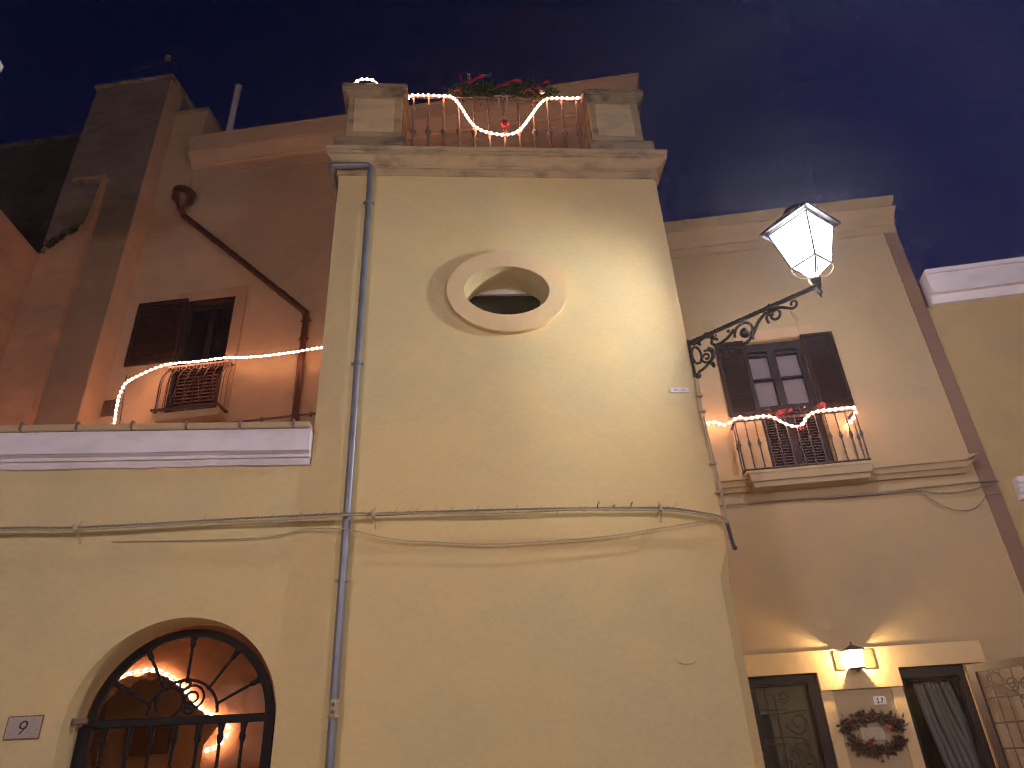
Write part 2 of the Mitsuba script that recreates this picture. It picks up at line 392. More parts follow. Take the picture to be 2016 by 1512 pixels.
for i, adeg in enumerate((28, 55, 90, 122, 150)):
    a = math.radians(adeg)
    d = np.array([math.cos(a), math.sin(a)])
    p0, p1 = gc + d * .30, gc + d * .66
    s = add(gate, 'spoke', tube(inpl(G, [p0, p1]), .0115, 8), 'iron_gate', smooth=40)
    k0, k1 = gc + d * .575, gc + d * .655
    add(s, 'knuckle', tube(inpl(G, [k0, k0 + (k1 - k0) * .3, k0 + (k1 - k0) * .5, k1]), [.014, .024, .019, .028], 8), 'iron_gate', smooth=40)
t = np.linspace(0, math.pi, 40)
add(gate, 'half_ring', tube(inpl(G, np.stack([gc[0] + .27 * np.cos(t), gc[1] + .075 + .25 * np.sin(t)], 1)), .012, 8), 'iron_gate', smooth=40)
for c, r0, r1, a0, tn in (((-2.150, 2.205), .105, .03, math.radians(150), -1.6), ((-2.335, 2.185), .115, .10, math.radians(-70), .8), ((-2.225, 2.31), .042, .036, 0, 1.1), ((-2.17, 2.13), .03, .045, 1.0, 1.2)):
    add(gate, 'scroll', tube(spiral(c, r0, r1, a0, tn, G, 56), .009, 6), 'iron_gate', smooth=40)
for xx in (-2.775, -2.59, -2.42, -2.245, -2.065, -1.893, -1.721):
    b = add(gate, 'bar', tube([(xx, gy, .1), (xx, gy, 2.0)], .0125, 8), 'iron_gate', smooth=40)
    add(b, 'knuckle', tube([(xx, gy, 1.87), (xx, gy, 1.915), (xx, gy, 1.95), (xx, gy, 2.015)], [.014, .026, .018, .03], 8), 'iron_gate', smooth=40)
add(gate, 'latch_arm', bx(-3.06, -2.86, .12, .17, 2.04, 2.085, .008), 'iron_rust')

# ================================================================== rope lights
def rope_light(name, pts, label, xf=ID, step=.066, r=.0125):
    k = thing(name, label, 'rope light', 'rope lights strung over the houses')
    p = resample(spline(pts, .01), .012)
    add(k, 'sheath', tube(p, r, 6), 'rope_sheath', smooth=True, xf=xf, emit=ROPE_SHEATH, weight=.1)
    q = resample(p, step)
    t = np.gradient(q, axis=0); t /= np.linalg.norm(t, axis=1, keepdims=True)
    leds = [tube([a - d * .010, a + d * .010], r * 1.4, 6) for a, d in zip(q, t)]
    add(k, 'diode', cat(leds), 'rope_sheath', xf=xf, emit=ROPE_LED, kind='stuff', weight=2.2)
    return k
rope_light('rope_light', [(-1.30, .42, 9.15), (-1.32, .2, 9.155), (-1.29, .03, 9.16), (-1.215, -.07, 9.155), (-1.16, -.085, 9.185), (-1.07, -.085, 9.19), (-.99, -.08, 9.165), (-.9, .06, 9.155), (-.7, .12, 9.15), (-.585, .12, 9.12), (-.56, .04, 9.065),
    (-.40, .03, 9.066), (-.2, .03, 9.062), (-.04, .03, 9.045), (.066, .02, 8.88), (.187, .02, 8.60), (.30, .02, 8.46), (.42, .02, 8.40), (.55, .02, 8.375), (.647, .02, 8.378), (.75, .02, 8.42), (.85, .02, 8.54), (.95, .02, 8.72), (1.06, .02, 8.91), (1.13, .02, 9.0), (1.20, .03, 9.05), (1.32, .03, 9.066), (1.5, .03, 9.063), (1.66, .03, 9.066), (1.68, .2, 9.05)],
    'glowing rope light swagged across the tower top railing below the garland')
rope_light('rope_light', [(-1.30, -.32, 6.615), (-1.736, -.30, 6.599), (-2.191, -.28, 6.583), (-2.702, -.26, 6.591), (-3.154, -.24, 6.64), (-3.561, -.21, 6.650), (-3.892, -.20, 6.668), (-4.12, -.22, 6.622), (-4.331, -.30, 6.461), (-4.382, -.40, 6.32), (-4.408, -.42, 6.222), (-4.428, -.42, 6.059), (-4.41, -.42, 5.806), (-4.389, -.42, 5.599), (-4.40, -.43, 5.35), (-4.45, -.44, 5.16), (-4.7, -.45, 5.10), (-5.05, -.47, 5.12), (-5.5, -.52, 5.10), (-5.9, -.60, 5.12), (-6.2, -.85, 5.10), (-6.24, -1.4, 5.1), (-6.24, -2.0, 5.1)],  # run left of the pole is unseen, added to light the left walls
    'glowing rope light along the shuttered upper left window and down its pole', MAIN)
rope_light('rope_light', [(2.5, -.05, 5.08), (2.988, -.10, 5.062), (3.094, -.12, 5.055), (3.203, -.17, 4.990), (3.349, -.24, 5.034), (3.44, -.24, 5.007), (3.608, -.24, 5.021), (3.716, -.25, 4.994), (3.843, -.26, 4.888), (3.946, -.26, 4.843), (4.017, -.26, 4.858), (4.11, -.25, 4.961), (4.23, -.24, 5.014), (4.431, -.24, 5.018), (4.622, -.24, 5.023), (4.65, -.225, 4.977), (4.629, -.15, 4.919), (4.583, -.05, 4.887)],
    'glowing rope light wound along the small balcony right of the tower', MAIN)
rope_light('rope_light', [(a - .01, 1.165, b + .01) for a, b in RIM[:-1]] + [(-2.14, 1.15, 2.09), (-2.085, 1.14, 2.03), (-2.10, 1.14, 1.95), (-2.17, 1.14, 1.885), (-2.25, 1.15, 1.86)],
    'glowing rope light following the rough arch inside the gateway')

# ================================================================== tower top railing, garland, ornaments
rail = thing('terrace_railing', 'iron railing of spindle balusters between the two pedestals on top of the tower', 'railing')
add(rail, 'handrail', bx(-.60, 1.66, .06, .10, 9.08, 9.095, .003), 'iron_rust')
add(rail, 'bottom_rail', bx(-.60, 1.66, .065, .095, 7.985, 8.005, .003), 'iron_rust')
prof = [(0, 8.0), (.017, 8.0), (.016, 8.40), (.021, 8.405), (.016, 8.415), (.033, 8.45), (.041, 8.475), (.033, 8.50), (.018, 8.54), (.021, 8.55), (.014, 8.56), (.011, 9.0), (.016, 9.06), (.012, 9.085), (0, 9.085)]
for i in range(12):
    add(rail, 'baluster', lathe(prof, 10, (-.512 + i * .1876, .08, 0)), 'iron_rust', smooth=40)

def sprigs(seed, clusters, n, ln, w, normal=(0, -1, 0)):
    """many narrow leaves spread through small clumps"""
    r = np.random.default_rng(seed)
    V, Fc = [], []
    for c, rad in clusters:
        for _ in range(n):
            o = np.array(c) + (r.normal(size=3) * .42).clip(-1, 1) * rad
            d = r.normal(size=3); d += (o - np.array(c)) / np.array(rad) * .8; d /= np.linalg.norm(d)
            s = np.cross(d, r.normal(size=3)); s /= np.linalg.norm(s)
            l, ww = ln * r.uniform(.5, 1.2), w * r.uniform(.6, 1.2)
            k = len(V)
            b = np.cross(d, s) * l * .12
            V += [o, o + d * l * .5 + s * ww + b, o + d * l, o + d * l * .5 - s * ww + b]
            Fc += [(k, k + 1, k + 2), (k, k + 2, k + 3)]
    return trimesh.Trimesh(V, Fc, process=False)

def ribbon(pts, width, wdir=(0, 0, 1), thick=.0025, twist=0.0):
    p = resample(spline(pts, .01), .015)
    n = len(p)
    t = np.gradient(p, axis=0); t /= np.linalg.norm(t, axis=1, keepdims=True)
    w = np.array(wdir, float); S = []
    for i in range(n):
        a = twist * i / n
        s = w - t[i] * (w @ t[i]); s /= np.linalg.norm(s) + 1e-9
        u = np.cross(t[i], s)
        S.append(s * math.cos(a) + u * math.sin(a))
    S = np.array(S); U = np.cross(t, S)
    v = np.concatenate([p + S * width / 2 + U * thick / 2, p - S * width / 2 + U * thick / 2, p - S * width / 2 - U * thick / 2, p + S * width / 2 - U * thick / 2])
    f = []
    for i in range(n - 1):
        for j in range(4):
            a, b = j * n + i, ((j + 1) % 4) * n + i
            f += [(a, b, b + 1), (a, b + 1, a + 1)]
    for e in (0, n - 1): f += [(e, n + e, 2 * n + e), (e, 2 * n + e, 3 * n + e)]
    return trimesh.Trimesh(v, f, process=False)

gar = thing('garland', 'evergreen garland with curling red ribbons tied along the tower top railing', 'garland')
cl = []
for cx_, cz_, rx, rz in ((.06, 9.15, .16, .07), (.22, 9.20, .16, .12), (.36, 9.22, .14, .14), (.46, 9.2, .10, .14), (.56, 9.16, .12, .08), (.70, 9.20, .10, .12), (.80, 9.24, .10, .10), (.92, 9.20, .13, .14), (1.04, 9.22, .12, .15), (1.14, 9.18, .13, .11), (1.22, 9.14, .10, .06)):
    cl.append(((cx_, .04, cz_), (rx, .10, rz)))
add(gar, 'foliage', sprigs(3, cl, 210, .075, .007), 'leaf_green', kind='stuff')
for pts, wd in (([(.075, -.03, 9.40), (.085, -.05, 9.32), (.08, -.03, 9.27)], .03), ([(.12, -.04, 9.24), (.19, -.07, 9.21), (.24, -.06, 9.25), (.31, -.05, 9.32), (.38, -.06, 9.34)], .035),
                ([(.50, -.05, 9.12), (.58, -.08, 9.135), (.66, -.06, 9.19), (.72, -.05, 9.26), (.80, -.06, 9.27), (.86, -.05, 9.24)], .035), ([(1.01, -.05, 9.13), (1.06, -.07, 9.14), (1.10, -.05, 9.17)], .035), ([(1.10, -.06, 9.20), (1.16, -.08, 9.22), (1.21, -.05, 9.26)], .05),
                ([(-.02, -.03, 9.08), (.05, -.06, 9.07), (.09, -.05, 9.03)], .03), ([(.86, -.04, 9.08), (.95, -.08, 9.09), (.99, -.04, 9.05)], .03)):
    add(gar, 'ribbon', ribbon(pts, wd, (0, .4, 1), twist=1.0), 'ribbon_red', smooth=40)
add(gar, 'twig', cat(tube(spline([(.30, -.03, 9.30), (.36, -.05, 9.38), (.44, -.04, 9.36), (.47, -.04, 9.43)], .02), .004, 5), tube([(.18, -.03, 9.25), (.16, -.06, 9.40)], .004, 5)), 'ribbon_pale')
for c in ((.195, -.07, 9.27), (.19, -.08, 9.33)): add(gar, 'berry', ball(.017, c), 'silver', smooth=True)
add(gar, 'bauble', ball(.04, (1.10, -.05, 9.085), 3), 'silver', smooth=True, label='clear silvery ball at the right end of the garland')
for i, (xx, z0, z1) in enumerate(((.558, 8.86, 9.075), (.658, 8.82, 9.07))):
    o = thing('hanging_tag', ('left pale strip ornament hanging from the tower railing handrail', 'right pale strip ornament hanging from the tower railing handrail')[i], 'ornament', 'strip ornaments on the tower railing')
    add(o, 'strip', bx(xx - .014, xx + .014, .02, .032, z0, z1, .004), 'ribbon_pale')
    add(o, 'bow', cat(tube([(xx - .06, .02, z1 - .015), (xx, .015, z1), (xx + .06, .02, z1 - .01)], .006, 6)), 'ribbon_pale')
orn = thing('red_ornament', 'dark red glass ornament with a pale bow hanging in the rope light swag', 'ornament')
add(orn, 'bauble', lathe([(0, 8.505), (.02, 8.51), (.045, 8.535), (.055, 8.565), (.052, 8.59), (.0, 8.605)], 20, (.615, .03, 0)), 'glass_red', smooth=50)
add(orn, 'bow', cat(tube(spline([(.55, .03, 8.66), (.60, .025, 8.685), (.615, .025, 8.67), (.63, .025, 8.685), (.68, .03, 8.66)], .01), .008, 6), tube([(.615, .03, 8.60), (.615, .03, 9.07)], .0022, 5)), 'ribbon_pale')

# ================================================================== grey downpipe on the tower
dp = thing('grey_downpipe', 'grey metal downpipe running down the left side of the tower front', 'drainpipe')
PX, PY = -.965, -.062
path = spline([(-1.41, 1.1, 7.62), (-1.41, .3, 7.68), (-1.41, .0, 7.70), (-1.40, -.075, 7.705), (-1.33, -.085, 7.712), (-1.05, -.085, 7.72), (-.985, -.082, 7.712), (PX, -.07, 7.66), (PX, PY, 7.55)], .02)
add(dp, 'elbow', tube(path, .036, 14), 'galvanised', smooth=50)
add(dp, 'pipe', cat(tube([(PX, PY, 7.56), (PX, PY, 4.6)], .034, 16), tube([(PX, PY, 4.62), (PX - .003, PY, 2.1)], .0355, 16), tube([(PX - .003, PY, 2.12), (PX - .006, PY, 0)], .034, 16)), 'galvanised', smooth=50)
for z in (7.17, 5.10, 3.02, 1.0):
    b = add(dp, 'bracket', lathe([(.035, z - .014), (.041, z - .014), (.041, z + .014), (.035, z + .014)], 16, (PX, PY, 0)), 'galvanised', smooth=40)
    add(b, 'lug', cat(bx(PX - .06, PX - .036, PY - .012, PY + .012, z - .012, z + .012, .003), bx(PX + .036, PX + .056, PY - .012, PY + .012, z - .012, z + .012, .003), tube([(PX, PY, z), (PX, 0, z)], .006, 6)), 'galvanised')
j = add(dp, 'joint', cat(lathe([(.036, 1.985), (.042, 1.99), (.042, 2.015), (.037, 2.02), (.037, 2.085), (.043, 2.09), (.043, 2.115), (.036, 2.12)], 18, (PX, PY, 0)), bx(PX - .02, PX + .02, PY - .055, PY - .03, 2.0, 2.11, .004)), 'cable_cream', smooth=40, label='pale clamp joint with two bolts on the pipe')
for z in (2.03, 2.08): add(j, 'bolt', ball(.014, (PX + .002, PY - .06, z)), 'iron_rust', smooth=True)

# ================================================================== cables on the front
cab = thing('cable_bundle', 'bundle of wires bound with spiral ties crossing the whole front at mid height', 'cable')
main_pts = np.array([(-6.5, -.105, 3.50), (-3.79, -.105, 3.513), (-3.437, -.105, 3.511), (-3.18, -.10, 3.511), (-2.94, -.105, 3.519), (-2.508, -.105, 3.528), (-2.071, -.105, 3.539), (-1.538, -.105, 3.551), (-.978, -.125, 3.564), (-.738, -.10, 3.569), (-.261, -.105, 3.571), (.396, -.105, 3.565), (1.283, -.105, 3.564), (1.784, -.10, 3.557), (1.983, -.10, 3.535), (2.295, -.09, 3.468), (2.385, -.05, 3.425)])
cp = resample(spline(main_pts, .03), .03)
wob = lambda f, ph: np.stack([0 * cp[:, 0], .004 * np.sin(cp[:, 0] * f + ph), .006 * np.sin(cp[:, 0] * f * 1.3 + ph * 2)], 1)
for i, (dy, dz, r, m_) in enumerate(((0, .011, .0085, 'cable_grey'), (-.006, -.010, .0095, 'cable_cream'), (.008, -.002, .007, 'cable_cream'))):
    add(cab, 'wire', tube(cp + np.array([0, dy, dz]) + wob(2.1 + i, i * 2.0), r, 7), m_, smooth=50)
s = np.r_[0, np.cumsum(np.linalg.norm(np.diff(cp, axis=0), axis=1))]
fine = resample(cp, .006)
sf = np.linspace(0, s[-1], len(fine))
rr = random.Random(2)
ties = []
x = .3
while x < s[-1] - .4:
    n = int(.07 / .006); i0 = int(x / .006)
    if i0 + n < len(fine):
        seg = fine[i0:i0 + n]; a = np.linspace(0, 1.2 * 2 * np.pi, n) + rr.random()
        ties.append(tube(seg + np.stack([0 * a, .021 * np.cos(a), .025 * np.sin(a)], 1), .0028, 5))
        if rr.random() < .35: ties.append(tube([seg[-1] + [0, -.02, .015], seg[-1] + [.02, -.035, .03 + .02 * rr.random()]], .0025, 5))
    x += rr.uniform(.14, .24)
add(cab, 'tie', cat(ties), 'cable_cream', kind='stuff')
for xx, zz in ((-3.18, 3.511), (-.738, 3.569), (1.784, 3.557)):
    c = add(cab, 'clip', cat(bx(xx - .014, xx + .014, -.13, -.08, zz - .03, zz + .035, .006), tube([(xx + .005, -.06, zz + .03), (xx + .01, -.06, zz + .075)], .006, 6)), 'cable_cream')
    add(c, 'standoff', cat(tube([(xx, -.10, zz), (xx - .02, 0, zz - .05)], .0055, 6), tube([(xx + .01, -.10, zz - .02), (xx + .015, 0, zz - .10)], .0055, 6)), 'cable_cream')
for xx, h in ((1.22, .05), (1.36, .02), (1.52, .04)):
    add(cab, 'loose_end', tube(spline([(xx, -.11, 3.575), (xx + .004, -.115, 3.575 + h * .6), (xx + .02, -.12, 3.575 + h)], .01), .005, 6), 'cable_black')
low = thing('sagging_cable', 'single thin wire sagging below the bundle across the tower', 'cable')
add(low, '', tube(spline([(-2.907, -.02, 3.415), (-2.5, -.02, 3.41), (-2.21, -.025, 3.405), (-1.77, -.03, 3.407), (-1.505, -.035, 3.431), (-1.38, -.04, 3.462), (-1.315, -.05, 3.472), (-1.129, -.07, 3.465), (-.96, -.11, 3.44), (-.902, -.10, 3.43), (-.561, -.07, 3.354), (-.26, -.06, 3.326), (.1, -.06, 3.298), (.385, -.06, 3.290), (.771, -.06, 3.303), (1.161, -.06, 3.322), (1.459, -.06, 3.349), (1.763, -.06, 3.39), (2.298, -.055, 3.456)], .02), .0055, 6), 'cable_cream', smooth=50, single=True)
vc = thing('corner_cable', 'pair of wires dropping down the right corner of the tower from the lantern bracket', 'cable')
for i, off in enumerate((0, .022)):
    add(vc, 'wire', tube(spline([(2.372 + off, -.02, 4.93), (2.35 + off, -.025, 4.60), (2.362 + off * .8, -.022, 4.33), (2.374 + off, -.022, 4.01), (2.386 + off * .6, -.03, 3.76), (2.40, -.035 - off * .4, 3.57), (2.392, -.045, 3.44)], .03), .008, 7), 'cable_cream', smooth=50)
for z in (4.72, 4.55, 4.0, 3.72): add(vc, 'clip', bx(2.345, 2.405, -.05, -.0, z - .01, z + .012, .004), 'cable_cream')
dg = thing('dangling_cable_end', 'dark taped cable end dangling at the right corner of the tower', 'cable')
dgp = resample(spline([(2.385, -.045, 3.43), (2.389, -.055, 3.36), (2.392, -.06, 3.28), (2.40, -.06, 3.21), (2.408, -.06, 3.195)], .01), .008)
add(dg, 'cable', tube(dgp, .016 + .003 * np.sin(np.arange(len(dgp)) * 1.7), 8), 'cable_black', smooth=50)
add(dg, 'plug', ball(.022, (2.408, -.06, 3.195)), 'cable_black', smooth=True)

# ================================================================== plates
def plate(name, label, x0, x1, z0, z1, text, h, bsdf, rim, xf=ID, y=0.0, bold=False, slant=0.0, ink='ink', th=.012, dots=False):
    k = thing(name, label, 'sign', 'house number plates' if name == 'number_plate' else None)
    if rim:
        add(k, 'rim', bx(x0 - .008, x1 + .008, y - th, y, z0 - .008, z1 + .008, .003), rim, xf=xf)
    add(k, 'face', bx(x0, x1, y - th - .004, y - .001, z0, z1, .003), bsdf, xf=xf)
    tm = meshkit.text_mesh(text, h, .0015, bold)
    v = np.array(tm.vertices)
    v[:, 0] += slant * v[:, 1]
    c = (v.max(0) + v.min(0)) / 2
    w = np.stack([(x0 + x1) / 2 + v[:, 0] - c[0], y - th - .0042 - v[:, 2], (z0 + z1) / 2 + v[:, 1] - c[1]], 1)
    add(k, 'lettering', trimesh.Trimesh(w, tm.faces, process=False), ink, xf=xf)
    if dots:
        add(k, 'star', cat(*[lathe([(0, 0), (.007, 0), (.007, .002), (0, .002)], 5).apply_transform(trimesh.transformations.rotation_matrix(math.pi / 2, [1, 0, 0])).apply_translation([xx, y - th - .004, (z0 + z1) / 2]) for xx in (x0 + .016, x1 - .016)]), ink, xf=xf)
    return k
plate('number_plate', 'stone coloured tile with the number 9 left of the arched gate', -3.352, -3.115, 1.955, 2.10, '9', .092, 'plate_tile', 'plate_rim', slant=.15)
plate('wall_tag', 'small white enamel tag high on the right edge of the tower', 2.09, 2.295, 4.772, 4.824, 'DN. 252', .022, 'plate_white', None, th=.006, ink='ink_grey', dots=True)
plate('number_plate', 'white tile with the number 17 above the wreath', 4.072, 4.188, 1.965, 2.04, '17', .042, 'plate_white', None, MAIN, th=.01, bold=True)
# crescent scar in the plaster low on the tower
scar = thing('plaster_scar', 'shallow crescent dent in the plaster low on the right of the tower', 'wall patch')
tt = np.linspace(math.radians(200), math.radians(345), 24)
add(scar, '', tube(np.stack([1.84 + .095 * np.cos(tt), np.full(24, -.001), 2.335 + .06 * np.sin(tt)], 1), .012 * np.sin(np.linspace(.05, math.pi - .05, 24)), 8), 'plaster_cream', smooth=50, single=True)

# ================================================================== street lanterns
def street_lantern(A, d, length, zc, label, radiance, near_ang, merged=False, full=True):
    """bracket from the wall point A along the level direction d; the lantern stands on the end of the arm"""
    k = thing('street_lantern', label, 'street lamp', 'street lanterns')
    A = np.array(A, float); d = np.array(d, float); d /= np.linalg.norm(d)
    up = np.array([0, 0, 1.0])
    P = pl(A, d, up)
    B = A + d * length
    side = np.cross(d, up)
    def bar(s0, s1, w, h, zz=0):
        pts = [A + d * s + side * y + up * (z + zz) for s in (s0, s1) for y in (-w, w) for z in (-h, h)]
        return hull(pts)
    add(k, 'arm', cat(bar(0, length + .02, .014, .014), bar(0, length * .98, .005, .006, .02)), 'iron_black')
    for s in (.214, .893): add(k, 'collar', cat(bar(s - .016, s + .016, .021, .024), bar(s - .006, s + .006, .024, .028)), 'iron_black')
    add(k, 'wall_strap', hull([A + d * s + side * y + up * z for s in (0, .016) for y in (-.02, .02) for z in (-.40, .04)]), 'iron_black')
    if full:
        fat = 1.35
        sc = lambda pts, r: tube(inpl(P, pts), r * fat, 7)
        def sp(c, r0, r1, a0, tn, r, n=44): return tube(spiral(c, r0, r1, math.radians(a0), tn, P, n), r * fat, 7)
        tt = np.linspace(0, 2 * np.pi, 40, endpoint=False)
        oval = np.stack([.066 + .048 * np.cos(tt) - .01 * np.sin(tt), -.168 + .098 * np.sin(tt)], 1)
        add(k, 'scroll', tube(inpl(P, oval), .013, 7, closed=True), 'iron_black', smooth=50)
        add(k, 'scroll', sp((.165, -.235), .078, .012, 100, -1.7, .0095), 'iron_black', smooth=50)
        add(k, 'scroll', sc(spline([(c[0], c[1], 0) for c in ((.05, -.36), (.13, -.335), (.22, -.28), (.25, -.235), (.235, -.17), (.20, -.145))], .015)[:, :2], .011), 'iron_black', smooth=50)
        add(k, 'ball', ball(.032, inpl(P, [(.04, -.395)])[0], 2), 'iron_black', smooth=True)
        add(k, 'scroll', sc(spline([(c[0], c[1], 0) for c in ((.02, -.02), (.10, -.03), (.20, -.012), (.26, -.05), (.25, -.11), (.30, -.15), (.38, -.14), (.46, -.10), (.50, -.06))], .015)[:, :2], .011), 'iron_black', smooth=50)
        add(k, 'ball', ball(.018, inpl(P, [(.443, -.055)])[0], 2), 'iron_black', smooth=True)
        add(k, 'scroll', sp((.605, -.135), .112, .022, 190, -1.35, .0105, 56), 'iron_black', smooth=50)
        add(k, 'rosette', ball(.034, inpl(P, [(.606, -.155)])[0], 2), 'iron_black', smooth=True)
        add(k, 'scroll', sc(spline([(c[0], c[1], 0) for c in ((.30, -.15), (.42, -.22), (.54, -.265), (.64, -.235), (.71, -.15), (.76, -.09), (.83, -.04), (.885, -.02))], .015)[:, :2], .0125), 'iron_black', smooth=50)
        add(k, 'scroll', sp((.915, -.105), .085, .02, 215, -1.3, .010), 'iron_black', smooth=50)
        add(k, 'scroll', sc(spline([(c[0], c[1], 0) for c in ((.86, -.05), (.96, -.04), (1.03, -.075), (1.065, -.095))], .015)[:, :2], .011), 'iron_black', smooth=50)
        add(k, 'scroll', sp((1.105, -.068), .048, .014, 220, .95, .0095), 'iron_black', smooth=50)
        rng = np.random.default_rng(5)
        for (s0, h0), n, L in (((.40, -.245), 9, .085), ((.30, -.06), 6, .06), ((.88, -.06), 6, .06), ((.20, -.33), 6, .05), ((.10, -.035), 5, .06), ((.66, -.21), 4, .06)):
            lv = []
            for _ in range(n):
                a = rng.uniform(0, 2 * np.pi); o = inpl(P, [(s0, h0)])[0] + side * rng.uniform(-.02, .02)
                e = (d * math.cos(a) + up * math.sin(a)) * L * rng.uniform(.6, 1.1) + side * rng.uniform(-.02, .02)
                s_ = np.cross(e, side); s_ /= np.linalg.norm(s_)
                lv.append(hull([o, o + e * .45 + s_ * .018, o + e * .45 - s_ * .018, o + e, o + e * .5 + side * .012, o + e * .5 - side * .012]))
            add(k, 'iron_leaf', cat(lv), 'iron_black', smooth=30)
        add(k, 'loose_wire', cat(tube(inpl(P, [(1.06, -.12), (1.09, -.18), (1.12, -.25)]), .006, 6), tube(inpl(P, [(1.06, -.11), (1.075, -.20), (1.10, -.255)]), .005, 6), tube(inpl(P, [(1.07, -.16), (1.085, -.26), (1.087, -.383)]), .003, 5)), 'cable_cream', label='frayed pale wire ends hanging under the arm')
    add(k, 'finial', lathe([(0, -.13), (.008, -.125), (.006, -.10), (.022, -.085), (.026, -.065), (.012, -.04), (.03, -.02), (.0, -.012)], 14, B), 'iron_black', smooth=40)
    z = B[2]
    add(k, 'socket', lathe([(.0, z + .015), (.035, z + .015), (.026, z + .03), (.042, z + .05), (.045, z + .075), (.02, z + .10), (.0, z + .1)], 16, (B[0], B[1], 0)), 'iron_black', smooth=40)
    zt, zb, ztop = z + .654, z + .232, z + .668
    ca = [near_ang + i * math.pi / 2 for i in range(4)]
    dirs = [np.array([math.cos(a), math.sin(a), 0]) for a in ca]
    C0 = np.array([B[0], B[1], 0])
    tp = [C0 + q * .298 + up * zt for q in dirs]; bt = [C0 + q * .178 + up * zb for q in dirs]; tip = C0 + up * (z + .105)
    bots = [tip + q * .03 for q in dirs]
    panes, bpanes = [], []
    for i in range(4):
        a, b_, c, e = tp[i], tp[(i + 1) % 4], bt[(i + 1) % 4], bt[i]
        panes.append(trimesh.Trimesh([a, b_, c, e], [(0, 2, 1), (0, 3, 2)], process=False))
        bpanes.append(trimesh.Trimesh([bt[i], bt[(i + 1) % 4], bots[(i + 1) % 4], bots[i]], [(0, 2, 1), (0, 3, 2)], process=False))
    if merged: add(k, 'glazing', cat(panes, bpanes), 'lamp_glass', emit=radiance, weight=3.5)
    else:
        # clear panes given a glow of their own; inside, two boards added to aim the light: a strong one along the front, a weak one toward the house
        for m_ in panes: add(k, 'pane', m_, 'pale_glass', emit=radiance, weight=.08)
        for m_ in bpanes: add(k, 'lower_pane', m_, 'pale_glass', emit=radiance, weight=.04)
        lc = C0 + up * (z + .42)
        for nm_, bd_, rad_, off_, w_ in (('diode_board', (-.70, -.714, 0), AIMED_FRONT, .0, 4.0), ('diode_board', (.60, .80, 0), AIMED_BACK, .03, 2.0)):
            bd_ = np.array(bd_); sd_ = np.array([-bd_[1], bd_[0], 0]); bo = lc + bd_ * off_ + up * .09
            q = [bo + sd_ * a - up * b for a, b in ((-.06, -.09), (.06, -.09), (.06, .09), (-.06, .09))]
            brd = trimesh.Trimesh(q, [(0, 1, 2), (0, 2, 3)], process=False)
            if brd.face_normals[0] @ bd_ < 0: brd.invert()
            add(k, nm_, brd, 'lamp_glass', emit=rad_, weight=w_)
    fr = []
    for i in range(4):
        fr += [tube([tp[i] * 1.0, bt[i]], .009, 6), tube([bt[i], bots[i]], .007, 6)]
        fr += [tube([bt[i], bt[(i + 1) % 4]], .010, 6), tube([tp[i], tp[(i + 1) % 4]], .010, 6)]
    add(k, 'frame', cat(fr), 'iron_black')
    e0 = [C0 + q * .376 + up * ztop for q in dirs]; e1 = [C0 + q * .378 + up * (ztop + .018) for q in dirs]
    e2 = [C0 + q * .10 + up * (ztop + .22) for q in dirs]
    add(k, 'roof', cat(hull(e0 + e1), hull([p + up * .001 for p in e1] + e2), lathe([(.09, ztop + .215), (.11, ztop + .23), (.05, ztop + .27), (.0, ztop + .30)], 12, C0)), 'iron_black')
    for i in range(4):
        q = dirs[i]
        pts = spline([C0 + q * .178 + up * zb, C0 + q * .185 + up * (zb - .05), C0 + q * .13 + up * (zb - .125), C0 + q * .075 + up * (zb - .135), C0 + q * .035 + up * (zb - .10)], .015)
        add(k, 'stay', tube(pts, .006, 6), 'cable_cream' if full else 'iron_black', smooth=50)
    return k
street_lantern((2.372, 0, 5.34), (.687, -.727, 0), 1.359, 0, 'lit four sided street lantern on a scrolled iron bracket at the tower corner', LANTERN, -1.824)

# ================================================================== old house behind on the left
old = thing('old_house', 'tall brown plastered house set back behind the terrace and the tower', 'house')
win = sbox(-4.03, 5.98, -3.285, 7.85)
add(old, 'wall', slab(sbox(-5.2, 0, 2.93, 11.15).difference(win), 0, .4), 'plaster_house', xf=MAIN)
c = [layer(-4.42, 2.93, .4, 10.40, .02, 10.56, .02, (0, .02)), layer(-4.42, 2.93, .4, 10.562, .06, 10.60, .08, (0, .04)), layer(-4.42, 2.93, .4, 10.60, .10, 10.80, .20, (0, .06)), layer(-4.42, 2.93, .4, 10.802, .23, 11.06, .25, (0, .06)), layer(-4.42, 2.93, .4, 11.062, .27, 11.10, .27, (0, .08))]
add(old, 'cornice', cat([roughen(m, .006, 3, i, .25) for i, m in enumerate(c)]), 'plaster_house', smooth=30, xf=MAIN)
add(old, 'window_surround', slab(sbox(-4.196, 5.8, -3.115, 8.01).difference(win), -.018, 0), 'plaster_dim', xf=MAIN)
wn = numbered(old + '__window')
scene[wn] = mikit.ply(slab(sbox(-4.03, 5.98, -3.285, 7.85).difference(sbox(-3.97, 6.0, -3.70, 7.75)).difference(sbox(-3.62, 6.0, -3.345, 7.75)), .10, .15).apply_transform(MAIN), 'iron_gate')
add(wn, 'pane', cat(sheet(-3.97, -3.70, 6.0, 7.75, .122), sheet(-3.62, -3.345, 6.0, 7.75, .122)), 'glass', xf=MAIN)
add(old, 'dark_room', room(-4.4, -2.9, .41, 1.6, 5.6, 8.2), 'dark_room', xf=MAIN)
add(old, 'window_sill', bx(-4.03, -3.12, -.22, .02, 5.80, 5.905, .012), 'plaster_pale', xf=MAIN)
